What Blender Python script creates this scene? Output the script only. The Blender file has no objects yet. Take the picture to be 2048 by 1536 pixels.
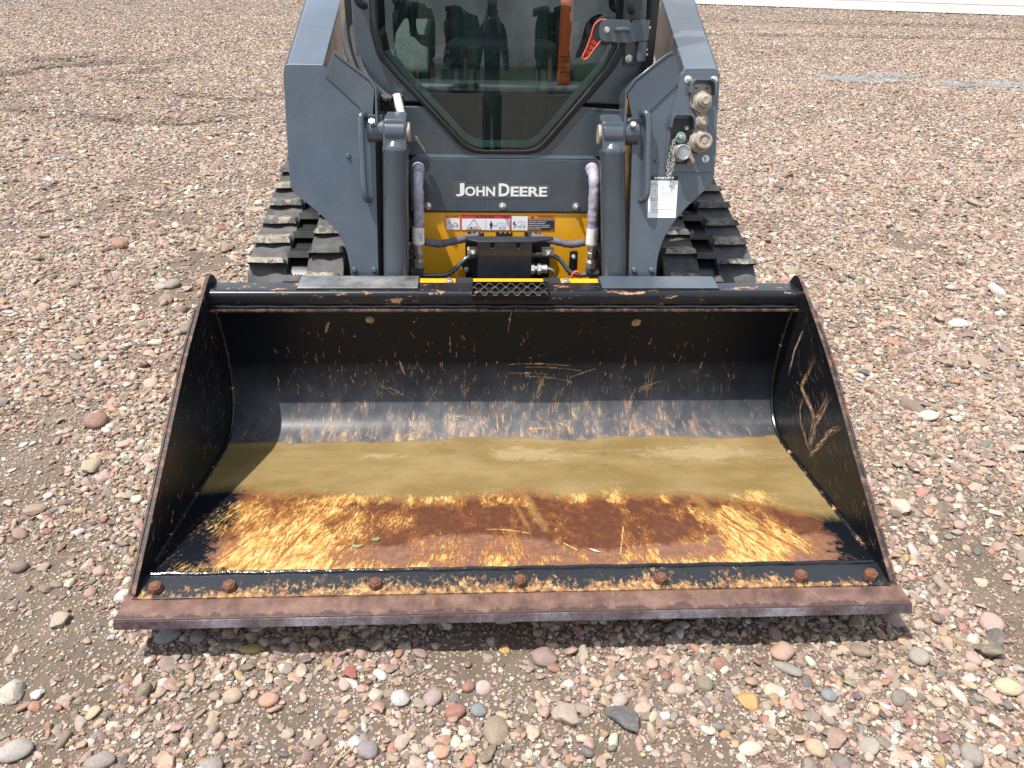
import bpy, bmesh, math, random
import numpy as np
from mathutils import Vector, Matrix

R = math.radians
random.seed(7)
rng = np.random.default_rng(11)
scene = bpy.context.scene
COL = scene.collection

# ------------------------------------------------------------------ camera, sky, sun, exposure
def look_matrix(loc, yaw, pitch, roll):
    cy, sy, cp, sp = math.cos(yaw), math.sin(yaw), math.cos(pitch), math.sin(pitch)
    F = Vector((sy*cp, cy*cp, -sp)); Rt = Vector((cy, -sy, 0)); U = Rt.cross(F)
    cr, sr = math.cos(roll), math.sin(roll)
    R2 = cr*Rt + sr*U; U2 = -sr*Rt + cr*U
    m = Matrix((R2, U2, -F)).transposed().to_4x4()
    m.translation = loc
    return m

cam_data = bpy.data.cameras.new('camera')
cam = bpy.data.objects.new('camera', cam_data); COL.objects.link(cam)
cam.matrix_world = look_matrix(Vector((-.1202, -1.351, 1.597)), R(3.32), R(30.5), R(1.37))
cam_data.sensor_width = 36; cam_data.lens = 36*1539/2048
cam_data.clip_start = .05; cam_data.clip_end = 2000
scene.camera = cam

SUN = Vector((-.36, -.12, 1)).normalized()
world = bpy.data.worlds.new('World'); scene.world = world; world.use_nodes = True
wn = world.node_tree; wn.nodes.clear()

def setin(nt, node, key, val):
    s = node.inputs[key]
    if isinstance(val, bpy.types.NodeSocket): nt.links.new(val, s)
    else: s.default_value = val
def N(nt, typ, ins=None, **props):
    n = nt.nodes.new(typ)
    for k, v in props.items(): setattr(n, k, v)
    for k, v in (ins or {}).items(): setin(nt, n, k, v)
    return n
def c4(c): return tuple(c) + (1,) if len(c) == 3 else tuple(c)
def mix(nt, fac, a, b, blend='MIX'):
    n = nt.nodes.new('ShaderNodeMix'); n.data_type = 'RGBA'; n.blend_type = blend
    for i, v in ((0, fac), (6, a), (7, b)):
        if isinstance(v, (tuple, list)): v = c4(v)
        setin(nt, n, i, v)
    return n.outputs[2]
def mth(nt, op, a, b=0., clamp=False):
    n = nt.nodes.new('ShaderNodeMath'); n.operation = op; n.use_clamp = clamp
    setin(nt, n, 0, a); setin(nt, n, 1, b); return n.outputs[0]
def rng_map(nt, v, a, b, c=0., d=1.):
    n = N(nt, 'ShaderNodeMapRange', {'Value': v, 'From Min': a, 'From Max': b, 'To Min': c, 'To Max': d})
    return n.outputs[0]
def noise(nt, vec, scale, detail=4., rough=.55, dist=0.):
    return N(nt, 'ShaderNodeTexNoise', {'Vector': vec, 'Scale': scale, 'Detail': detail, 'Roughness': rough, 'Distortion': dist}).outputs[0]
def stretch(nt, vec, sc, rot=(0, 0, 0)):
    return N(nt, 'ShaderNodeMapping', {'Vector': vec, 'Scale': sc, 'Rotation': rot}).outputs[0]
def ramp(nt, fac, stops, interp='LINEAR'):
    n = nt.nodes.new('ShaderNodeValToRGB'); cr = n.color_ramp; cr.interpolation = interp
    while len(cr.elements) < len(stops): cr.elements.new(.5)
    for e, (p, c) in zip(cr.elements, stops): e.position = p; e.color = c4(c)
    setin(nt, n, 0, fac); return n.outputs[0]

# sky: clear daylight with drifting broken cloud
sky = N(wn, 'ShaderNodeTexSky'); sky.sky_type = 'NISHITA'; sky.sun_disc = False
sky.sun_elevation = math.asin(SUN.z); sky.sun_rotation = math.atan2(SUN.x, SUN.y) % (2*math.pi)
sky.air_density = 1.0; sky.dust_density = 1.2
wgeo = N(wn, 'ShaderNodeTexCoord').outputs['Generated']
cl = noise(wn, stretch(wn, wgeo, (1., 1., 2.6)), 2.6, 7., .62, .3)
clm = rng_map(wn, cl, .36, .57)
clv = rng_map(wn, noise(wn, stretch(wn, wgeo, (1, 1, 2.4)), 5.5, 5., .6), .3, .72, .45, 1.2)
cloudcol = mix(wn, 1., (8.0, 8.5, 9.1), clv, 'MULTIPLY')
skycol = mix(wn, mth(wn, 'MULTIPLY', clm, .85), sky.outputs[0], cloudcol)
bg = N(wn, 'ShaderNodeBackground', {'Color': skycol, 'Strength': .14})
wo = N(wn, 'ShaderNodeOutputWorld', {'Surface': bg.outputs[0]})

sd = bpy.data.lights.new('sun', 'SUN'); sd.energy = 4.8; sd.angle = R(.53); sd.color = (1, .96, .9)
sun = bpy.data.objects.new('sun', sd); COL.objects.link(sun)
sun.rotation_euler = (-SUN).to_track_quat('-Z', 'Y').to_euler(); sun.location = SUN*30
vs = scene.view_settings
vs.view_transform = 'Standard'; vs.look = 'None'; vs.gamma = 1; vs.use_curve_mapping = False; vs.exposure = .55

# ------------------------------------------------------------------ materials
MATS = {}
def newmat(name):
    m = bpy.data.materials.new(name); m.use_nodes = True
    nt = m.node_tree; b = nt.nodes['Principled BSDF']; MATS[name] = m
    return m, nt, b
def pos(nt): return N(nt, 'ShaderNodeNewGeometry').outputs['Position']
def bump(nt, h, strength, dist): return N(nt, 'ShaderNodeBump', {'Height': h, 'Strength': strength, 'Distance': dist}).outputs[0]
def simple(name, col, rough=.5, metal=0., var=.25, scale=30., bumpv=0., coat=0., dust=None, dustamt=.3):
    m, nt, b = newmat(name); p = pos(nt)
    n1 = noise(nt, p, scale, 5.)
    k = rng_map(nt, n1, .3, .7, 1-var, 1+var)
    c = mix(nt, 1., col, k, 'MULTIPLY')
    r = rng_map(nt, noise(nt, p, scale*.4, 4.), .3, .7, rough-.08, rough+.12)
    if dust:
        d = mth(nt, 'MULTIPLY', rng_map(nt, noise(nt, stretch(nt, p, (1, 1, .45)), 5., 9., .75), .45, .8), dustamt)
        sp = rng_map(nt, noise(nt, p, 420., 1.), .735, .75)
        d = mth(nt, 'MAXIMUM', d, mth(nt, 'MULTIPLY', sp, .55))
        c = mix(nt, d, c, dust); r = mix(nt, d, r, (.75, .75, .75))
    if name == 'slate_paint':
        s1 = rng_map(nt, noise(nt, stretch(nt, p, (60, 60, 5), (0, .5, 0)), 2., 3., .6), .70, .76); s2 = rng_map(nt, noise(nt, stretch(nt, p, (7, 60, 60), (0, .3, 0)), 2., 3., .6), .71, .77)
        ch = rng_map(nt, noise(nt, p, 75., 5., .75), .725, .75)
        c = mix(nt, mth(nt, 'MULTIPLY', mth(nt, 'MAXIMUM', s1, s2), .30), c, (.25, .26, .27)); c = mix(nt, mth(nt, 'MULTIPLY', ch, .7), c, (.34, .28, .22))
    setin(nt, b, 'Base Color', c); setin(nt, b, 'Roughness', r); b.inputs['Metallic'].default_value = metal
    if coat: b.inputs['Coat Weight'].default_value = coat; b.inputs['Coat Roughness'].default_value = .12
    if bumpv: setin(nt, b, 'Normal', bump(nt, n1, bumpv, .002))
    return m

simple('slate_paint', (.054, .069, .086), .27, 0, .12, 9, .0, .5, (.30, .29, .27), .09)
simple('dark_paint', (.020, .024, .030), .38, 0, .2, 20, 0, .3, (.2, .18, .16), .10)
simple('black_paint', (.012, .013, .016), .33, 0, .2, 20, 0, .25, (.2, .17, .14), .10)
simple('yellow_paint', (.78, .37, .006), .38, 0, .06, 10, 0, .3, (.45, .33, .15), .06)
simple('cab_plastic', (.06, .068, .066), .6, 0, .2, 60)
simple('seat_fabric', (.055, .07, .066), .8, 0, .3, 120)
simple('zinc', (.62, .60, .56), .34, .85, .2, 60, .1)
simple('steel', (.5, .5, .5), .28, .9, .2, 60, .1)
simple('dusty_metal', (.34, .29, .235), .6, .25, .35, 50, .3)
simple('rubber', (.018, .018, .019), .6, 0, .3, 60, .2)
simple('sleeve', (.33, .305, .37), .75, 0, .42, 38, .9, 0., (.16, .17, .36), .35)
simple('sleeve_dark', (.10, .09, .125), .75, 0, .3, 55, .25)
simple('white_print', (.80, .80, .79), .45, 0, .05, 40)
simple('grey_print', (.078, .086, .092), .5, 0, .05, 40)
simple('ink', (.02, .02, .022), .5, 0, .1, 40)
simple('pale_ink', (.22, .22, .25), .5, 0, .1, 40)
simple('red_print', (.62, .035, .06), .45, 0, .05, 40)
simple('orange_print', (.80, .22, .008), .45, 0, .05, 40)
simple('belt_orange', (.90, .12, .025), .6, 0, .1, 90)
simple('lever_orange', (.62, .10, .035), .5, 0, .15, 60)
simple('lever_core', (.26, .012, .012), .6, 0, .15, 60)
simple('chip_tan', (.42, .33, .25), .8, 0, .3, 60)
simple('red_cap', (.7, .09, .06), .5)
simple('frame_green', (.20, .26, .24), .45)
simple('bare_silver', (.30, .30, .30), .30, .7, .55, 14, .1)
simple('straw', (.42, .33, .18), .8, 0, .3, 60)
simple('rusty_bolt', (.14, .055, .03), .75, .1, .45, 90, .5)

def rust_mat():
    m, nt, b = newmat('rust_blade'); p = pos(nt)
    a = noise(nt, p, 14, 6., .6); f = noise(nt, p, 160, 4., .7); st = noise(nt, stretch(nt, p, (60, 8, 8)), 1., 4.)
    c = ramp(nt, a, [(.34, (.095, .050, .038)), (.5, (.155, .086, .066)), (.66, (.215, .130, .098))])
    orange = rng_map(nt, noise(nt, stretch(nt, p, (1, .45, 1)), 60, 6., .7), .58, .70)
    c = mix(nt, mth(nt, 'MULTIPLY', orange, .75), c, (.33, .15, .06))
    yy = N(nt, 'ShaderNodeSeparateXYZ', {0: p}).outputs[1]
    drip = rng_map(nt, mth(nt, 'ADD', yy, mth(nt, 'MULTIPLY', mth(nt, 'SUBTRACT', noise(nt, stretch(nt, p, (26, 4, 1)), 1., 5., .65), .5), .075)), .016, .022, .75, 0.)
    wet = mth(nt, 'MAXIMUM', mth(nt, 'MULTIPLY', rng_map(nt, noise(nt, stretch(nt, p, (1, .3, 1)), 7, 5., .6), .55, .62), .4), drip)
    c = mix(nt, wet, c, (.05, .028, .026))
    c = mix(nt, 1., c, rng_map(nt, f, .2, .8, .8, 1.2), 'MULTIPLY')
    setin(nt, b, 'Base Color', c)
    setin(nt, b, 'Roughness', rng_map(nt, st, .3, .7, .42, .6)); b.inputs['Metallic'].default_value = .15
    setin(nt, b, 'Normal', bump(nt, f, .25, .002))
rust_mat()
def worn_steel():
    m, nt, b = newmat('worn_steel'); p = pos(nt)
    f = noise(nt, stretch(nt, p, (1, 2, 2)), 260, 3., .7); a = noise(nt, stretch(nt, p, (1, 1, 1)), 5, 8., .75)
    c = ramp(nt, a, [(.36, (.075, .045, .045)), (.5, (.16, .125, .13)), (.66, (.33, .31, .325))])
    c = mix(nt, 1., c, rng_map(nt, f, .25, .75, .45, 1.5), 'MULTIPLY')
    setin(nt, b, 'Base Color', c); setin(nt, b, 'Roughness', rng_map(nt, f, .3, .7, .25, .55)); b.inputs['Metallic'].default_value = .75
    setin(nt, b, 'Normal', bump(nt, f, .6, .002))
worn_steel()
def chipped(name, base, xs=(3, 9, 9), lo=.60, hi=.64, edge=None):
    """black paint with patches of orange-brown rust where it is knocked off"""
    m, nt, b = newmat(name); p = pos(nt)
    a = noise(nt, stretch(nt, p, xs), 3.2, 9., .72, .4)
    mask = rng_map(nt, a, lo, hi)
    fine = rng_map(nt, noise(nt, stretch(nt, p, (30, 60, 60)), 3., 3.), .70, .73)
    mask = mth(nt, 'MAXIMUM', mask, mth(nt, 'MULTIPLY', fine, .6))
    rc = ramp(nt, noise(nt, p, 80, 5., .7), [(.3, (.085, .042, .033)), (.5, (.145, .078, .058)), (.72, (.29, .18, .11))] if edge else [(.3, (.17, .07, .035)), (.5, (.40, .20, .10)), (.68, (.62, .46, .30))])
    c = mix(nt, mask, base, rc)
    dust = mth(nt, 'MULTIPLY', rng_map(nt, noise(nt, p, 6, 8., .7), .5, .8), .04)
    c = mix(nt, dust, c, (.3, .26, .2))
    setin(nt, b, 'Base Color', c); setin(nt, b, 'Roughness', mix(nt, mask, (edge or .30,)*3, (.8,)*3))
    b.inputs['Specular IOR Level'].default_value = .26 if name == 'plate_black' else .40
    setin(nt, b, 'Normal', bump(nt, mth(nt, 'ADD', mth(nt, 'MULTIPLY', mask, -1.), mth(nt, 'MULTIPLY', noise(nt, p, 60), .12)), .5, .001))
    return m
chipped('bucket_black', (.009, .0105, .0135), lo=.580, hi=.615)
simple('gloss_black', (.012, .013, .016), .12, 0, .2, 90, .5)
chipped('plate_black', (.006, .0068, .009), (5, 5, 5), .64, .68)
chipped('edge_rust', (.030, .020, .018), (9, 9, 9), .46, .60, .60)

def shell_mat():
    m, nt, b = newmat('bucket_wear_sheen'); p = pos(nt)
    a1 = N(nt, 'ShaderNodeAttribute', attribute_name='wear'); a2 = N(nt, 'ShaderNodeAttribute', attribute_name='wear_sheen_back')
    fl = N(nt, 'ShaderNodeAttribute', attribute_name='flow').outputs['Vector']
    s1 = N(nt, 'ShaderNodeSeparateColor', {'Color': a1.outputs['Color']}); s2 = N(nt, 'ShaderNodeSeparateColor', {'Color': a2.outputs['Color']})
    gold, dark, mud, dry = s1.outputs[0], s1.outputs[1], s1.outputs[2], a1.outputs['Alpha']
    corner, back, nick, pale = s2.outputs[0], s2.outputs[1], s2.outputs[2], a2.outputs['Alpha']
    fine = noise(nt, p, 260, 3., .7); med = noise(nt, p, 42, 6., .68); big = noise(nt, p, 7, 6., .65)
    def thr(nz, d, soft=.045, amp=.36):       # cover a share d of the area with the peaks of nz
        t = mth(nt, 'ADD', nz, mth(nt, 'MULTIPLY', mth(nt, 'SUBTRACT', d, .5), amp))
        return rng_map(nt, t, .5-soft, .5+soft)
    # paint, sunlit sky sheen painted as a grey film, bare brown steel
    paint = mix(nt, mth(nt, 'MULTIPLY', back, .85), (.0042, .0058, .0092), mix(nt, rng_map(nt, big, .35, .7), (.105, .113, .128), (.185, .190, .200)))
    wetb = ramp(nt, med, [(.3, (.078, .028, .014)), (.5, (.098, .037, .019)), (.7, (.125, .050, .026))])
    dryb = ramp(nt, med, [(.3, (.135, .062, .038)), (.5, (.178, .088, .058)), (.7, (.24, .132, .09))])
    base = mix(nt, rng_map(nt, mth(nt, 'ADD', dry, mth(nt, 'MULTIPLY', mth(nt, 'SUBTRACT', med, .5), 1.2)), .2, .8), wetb, dryb)
    base = mix(nt, mth(nt, 'MULTIPLY', rng_map(nt, mth(nt, 'ADD', gold, mth(nt, 'MULTIPLY', mth(nt, 'SUBTRACT', med, .5), 1.2)), .18, .62), .8), base, (.25, .085, .016))
    cm = rng_map(nt, mth(nt, 'ADD', corner, mth(nt, 'MULTIPLY', mth(nt, 'SUBTRACT', med, .5), 1.6)), .38, .62)
    c = mix(nt, cm, base, paint)
    # gold flecks of scraped steel, streaky along the digging direction
    f1 = noise(nt, stretch(nt, fl, (135, 36, 1)), 1., 7., .74, .3); f2 = noise(nt, stretch(nt, fl, (400, 70, 1)), 1., 4., .65)
    fl_n = mth(nt, 'ADD', mth(nt, 'MULTIPLY', f1, .66), mth(nt, 'MULTIPLY', f2, .34))
    gm = mth(nt, 'MULTIPLY', thr(fl_n, gold), rng_map(nt, dark, .55, .2))
    gcol = ramp(nt, noise(nt, stretch(nt, fl, (60, 22, 1)), 1., 7., .75), [(.33, (.18, .062, .013)), (.43, (.32, .145, .030)), (.52, (.47, .305, .095)), (.66, (.62, .48, .23))])
    # silt film
    mudc = ramp(nt, noise(nt, stretch(nt, p, (.7, 1.6, 1)), 6, 9., .62), [(.36, (.165, .110, .040)), (.50, (.205, .142, .057)), (.66, (.25, .18, .082))])
    mudc = mix(nt, rng_map(nt, noise(nt, p, 330, 3., .7), .35, .8, 0., .22), mudc, (.36, .28, .15))
    pm = thr(noise(nt, stretch(nt, p, (1, 1.6, 1)), 16, 8., .72, .8), pale, .10, .5)
    mudc = mix(nt, mth(nt, 'MULTIPLY', pm, .50), mudc, (.40, .31, .18))
    crk = rng_map(nt, mth(nt, 'ABSOLUTE', mth(nt, 'SUBTRACT', noise(nt, stretch(nt, p, (1, 1.8, 1)), 9, 4., .6, 1.2), .5)), .0, .012, 1., 0.)
    mudc = mix(nt, mth(nt, 'MULTIPLY', mth(nt, 'MULTIPLY', crk, .45), rng_map(nt, big, .5, .6)), mudc, (.085, .065, .022))
    spots = rng_map(nt, noise(nt, stretch(nt, p, (30, 55, 55)), 1., 3., .6), .70, .73)
    mudc = mix(nt, mth(nt, 'MULTIPLY', spots, .85), mudc, (.42, .125, .012))
    mm = rng_map(nt, mth(nt, 'ADD', mud, mth(nt, 'ADD', mth(nt, 'MULTIPLY', mth(nt, 'SUBTRACT', f1, .5), .55), mth(nt, 'MULTIPLY', mth(nt, 'SUBTRACT', big, .5), .5))), .28, .72)
    fr = mth(nt, 'MULTIPLY', mth(nt, 'MULTIPLY', mm, mth(nt, 'SUBTRACT', 1., mm)), 4.)
    fr = mth(nt, 'MULTIPLY', fr, rng_map(nt, noise(nt, stretch(nt, fl, (22, 40, 1)), 1., 6., .7), .46, .60))
    c = mix(nt, mth(nt, 'MULTIPLY', mm, .96), c, mudc)
    c = mix(nt, mth(nt, 'MULTIPLY', mth(nt, 'MULTIPLY', fr, .6), mth(nt, 'SUBTRACT', 1., cm)), c, (.30, .10, .018))
    c = mix(nt, mth(nt, 'MULTIPLY', gm, .94), c, gcol)
    # upright rub marks on the lower back and single nicks above
    bn = mth(nt, 'ADD', mth(nt, 'MULTIPLY', noise(nt, stretch(nt, fl, (380, 18, 1)), 1., 5., .72), .6), mth(nt, 'MULTIPLY', noise(nt, stretch(nt, fl, (26, 16, 1)), 1., 6., .7, .6), .4))
    bm_ = mth(nt, 'MULTIPLY', thr(bn, mth(nt, 'MULTIPLY', back, .54), .05), rng_map(nt, mud, .5, .2))
    nk = rng_map(nt, mth(nt, 'ADD', nick, mth(nt, 'MULTIPLY', mth(nt, 'SUBTRACT', fine, .5), .8)), .38, .62)
    bcol = ramp(nt, noise(nt, stretch(nt, fl, (40, 20, 1)), 1., 6., .7), [(.34, (.19, .080, .042)), (.48, (.33, .185, .10)), (.62, (.52, .38, .21))])
    k = mth(nt, 'MAXIMUM', bm_, nk)
    c = mix(nt, mth(nt, 'MULTIPLY', k, .9), c, bcol)
    setin(nt, b, 'Base Color', c)
    r = mix(nt, cm, (.33,)*3, (.35,)*3); r = mix(nt, mm, r, (.27,)*3); r = mix(nt, mth(nt, 'MAXIMUM', gm, k), r, (.48,)*3)
    setin(nt, b, 'Roughness', r); setin(nt, b, 'Specular IOR Level', rng_map(nt, cm, 0., 1., .5, .20))
    h = mth(nt, 'ADD', mth(nt, 'MULTIPLY', mth(nt, 'MAXIMUM', gm, k), -.18), mth(nt, 'ADD', mth(nt, 'MULTIPLY', fine, .10), mth(nt, 'MULTIPLY', pm, .2)))
    setin(nt, b, 'Normal', bump(nt, h, .18, .0018))
shell_mat()

def lug_mat():
    m, nt, b = newmat('muddy_rubber'); p = pos(nt)
    oi = N(nt, 'ShaderNodeObjectInfo').outputs['Random']
    n = mth(nt, 'ADD', noise(nt, p, 26, 6., .65, .5), mth(nt, 'MULTIPLY', mth(nt, 'SUBTRACT', oi, .5), .24))
    up = N(nt, 'ShaderNodeSeparateXYZ', {0: N(nt, 'ShaderNodeNewGeometry').outputs['Normal']}).outputs[2]
    mask = mth(nt, 'MULTIPLY', rng_map(nt, n, .44, .54), rng_map(nt, up, .2, .55))
    mud = ramp(nt, noise(nt, p, 60, 5., .7), [(.3, (.15, .115, .085)), (.5, (.29, .245, .195)), (.7, (.40, .35, .285))])
    rub = mix(nt, rng_map(nt, noise(nt, p, 15, 6., .7), .35, .7), (.05, .052, .053), (.14, .135, .122))
    setin(nt, b, 'Base Color', mix(nt, mask, rub, mud)); b.inputs['Roughness'].default_value = .75
    setin(nt, b, 'Normal', bump(nt, mth(nt, 'ADD', mask, mth(nt, 'MULTIPLY', noise(nt, p, 110, 5., .7), .8)), .8, .004))
lug_mat()
simple('belt_rubber', (.058, .058, .057), .75, 0, .5, 16, .3, 0., (.24, .20, .165), .5)

def glass_mat():
    m = bpy.data.materials.new('tinted_glass'); m.use_nodes = True; nt = m.node_tree; nt.nodes.clear(); MATS['tinted_glass'] = m
    tr = N(nt, 'ShaderNodeBsdfTransparent', {'Color': (.60, .76, .715, 1)})
    gl = N(nt, 'ShaderNodeBsdfGlossy', {'Color': (.95, 1, 1, 1), 'Roughness': .01})
    fr = N(nt, 'ShaderNodeFresnel', {'IOR': 1.62})
    df = N(nt, 'ShaderNodeBsdfDiffuse', {'Color': (.30, .30, .29, 1)})
    p = pos(nt)
    ms = N(nt, 'ShaderNodeMixShader', {0: fr.outputs[0], 1: tr.outputs[0], 2: gl.outputs[0]})
    d = mth(nt, 'MULTIPLY', rng_map(nt, noise(nt, stretch(nt, p, (14, 14, 1.5)), 4., 6., .7), .5, .8), .05)
    d = mth(nt, 'MAXIMUM', d, mth(nt, 'MULTIPLY', rng_map(nt, noise(nt, p, 330., 1.), .745, .755), .6))
    m2 = N(nt, 'ShaderNodeMixShader', {0: d, 1: ms.outputs[0], 2: df.outputs[0]})
    N(nt, 'ShaderNodeOutputMaterial', {'Surface': m2.outputs[0]})
glass_mat()

def stone_mat(name, use_inst):
    m, nt, b = newmat(name)
    if use_inst: tint = N(nt, 'ShaderNodeAttribute', attribute_type='INSTANCER', attribute_name='tint').outputs['Color']
    else: tint = N(nt, 'ShaderNodeObjectInfo').outputs['Color']
    oc = N(nt, 'ShaderNodeTexCoord').outputs['Object']
    p = pos(nt)
    v = noise(nt, p, 150, 5., .7); w = noise(nt, oc, 2.2, 5., .65, .4)
    c = mix(nt, 1., tint, rng_map(nt, v, .25, .75, .76, 1.22), 'MULTIPLY')
    c = mix(nt, mth(nt, 'MULTIPLY', rng_map(nt, w, .5, .68), .35), c, (.36, .27, .20))
    c = mix(nt, mth(nt, 'MULTIPLY', rng_map(nt, noise(nt, p, 420, 2.), .62, .7), .3), c, (.10, .08, .07))
    setin(nt, b, 'Base Color', c); b.inputs['Roughness'].default_value = .82
    b.inputs['Specular IOR Level'].default_value = .3
    setin(nt, b, 'Normal', bump(nt, mth(nt, 'ADD', v, mth(nt, 'MULTIPLY', w, .5)), .35, .004))
    return m
stone_mat('stone_gravel', True); stone_mat('stone_single', False)

def ground_mat():
    m, nt, b = newmat('gravel_dirt'); p = pos(nt)
    vo = N(nt, 'ShaderNodeTexVoronoi', {'Vector': p, 'Scale': 85., 'Randomness': 1.})
    vo2 = N(nt, 'ShaderNodeTexVoronoi', {'Vector': p, 'Scale': 30., 'Randomness': 1.})
    hue = N(nt, 'ShaderNodeSeparateColor', {'Color': vo.outputs['Color']})
    hue2 = N(nt, 'ShaderNodeSeparateColor', {'Color': vo2.outputs['Color']})
    pal = [(0., (.36, .27, .21)), (.2, (.44, .36, .285)), (.4, (.30, .255, .22)), (.55, (.50, .42, .35)), (.7, (.40, .28, .215)), (.85, (.24, .22, .21)), (1., (.6, .55, .49))]
    st = ramp(nt, hue.outputs[0], pal); st2 = ramp(nt, hue2.outputs[1], pal)
    dirt = ramp(nt, noise(nt, p, 5, 9., .7), [(.3, (.105, .079, .058)), (.55, (.155, .118, .089)), (.75, (.205, .160, .122))])
    damp = N(nt, 'ShaderNodeAttribute', attribute_name='damp').outputs['Fac']
    dirt = mix(nt, 1., dirt, rng_map(nt, noise(nt, p, 260, 4., .7), .25, .75, .65, 1.35), 'MULTIPLY')
    k1 = mth(nt, 'MULTIPLY', rng_map(nt, vo.outputs['Distance'], .42, .30), rng_map(nt, hue.outputs[2], .62, .66))
    cd = N(nt, 'ShaderNodeVectorMath', {0: p, 1: (0, 0, 0)}, operation='DISTANCE').outputs['Value']
    far = rng_map(nt, cd, 4., 12.)
    k2 = mth(nt, 'MULTIPLY', rng_map(nt, vo2.outputs['Distance'], .5, .36), mth(nt, 'MULTIPLY', rng_map(nt, hue2.outputs[2], .22, .26), far))
    c = mix(nt, k1, dirt, st); c = mix(nt, k2, c, st2)
    c = mix(nt, mth(nt, 'MULTIPLY', damp, .8), c, (.085, .062, .045))
    setin(nt, b, 'Base Color', c); b.inputs['Roughness'].default_value = .9; b.inputs['Specular IOR Level'].default_value = .2
    h = mth(nt, 'ADD', mth(nt, 'MULTIPLY', k1, .5), mth(nt, 'ADD', mth(nt, 'MULTIPLY', k2, 1.), mth(nt, 'MULTIPLY', noise(nt, p, 120, 6., .75), .5)))
    setin(nt, b, 'Normal', bump(nt, h, .8, .012))
ground_mat()
def conc():
    m, nt, b = newmat('concrete'); p = pos(nt)
    c = ramp(nt, noise(nt, stretch(nt, p, (.5, 2, 1)), .8, 8., .65), [(.3, (.31, .275, .25)), (.55, (.37, .335, .31)), (.75, (.43, .395, .37))])
    c = mix(nt, mth(nt, 'MULTIPLY', rng_map(nt, noise(nt, p, 14, 6., .7), .56, .66), .35), c, (.30, .25, .21))
    setin(nt, b, 'Base Color', c); b.inputs['Roughness'].default_value = .9
    m, nt, b = newmat('pale_gravel'); p = pos(nt)
    c = ramp(nt, noise(nt, p, 9, 6., .75), [(.36, (.24, .20, .18)), (.52, (.40, .37, .355)), (.62, (.55, .535, .53))])
    setin(nt, b, 'Base Color', c); b.inputs['Roughness'].default_value = .9
    setin(nt, b, 'Normal', bump(nt, noise(nt, p, 12, 6., .7), 1., .05))
    m, nt, b = newmat('puddle_water')
    b.inputs['Base Color'].default_value = (.12, .10, .08, 1); b.inputs['Roughness'].default_value = .06; b.inputs['IOR'].default_value = 1.33
    b.inputs['Specular IOR Level'].default_value = .5
    setin(nt, b, 'Normal', bump(nt, noise(nt, pos(nt), 40, 2.), .02, .01))
conc()

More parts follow.
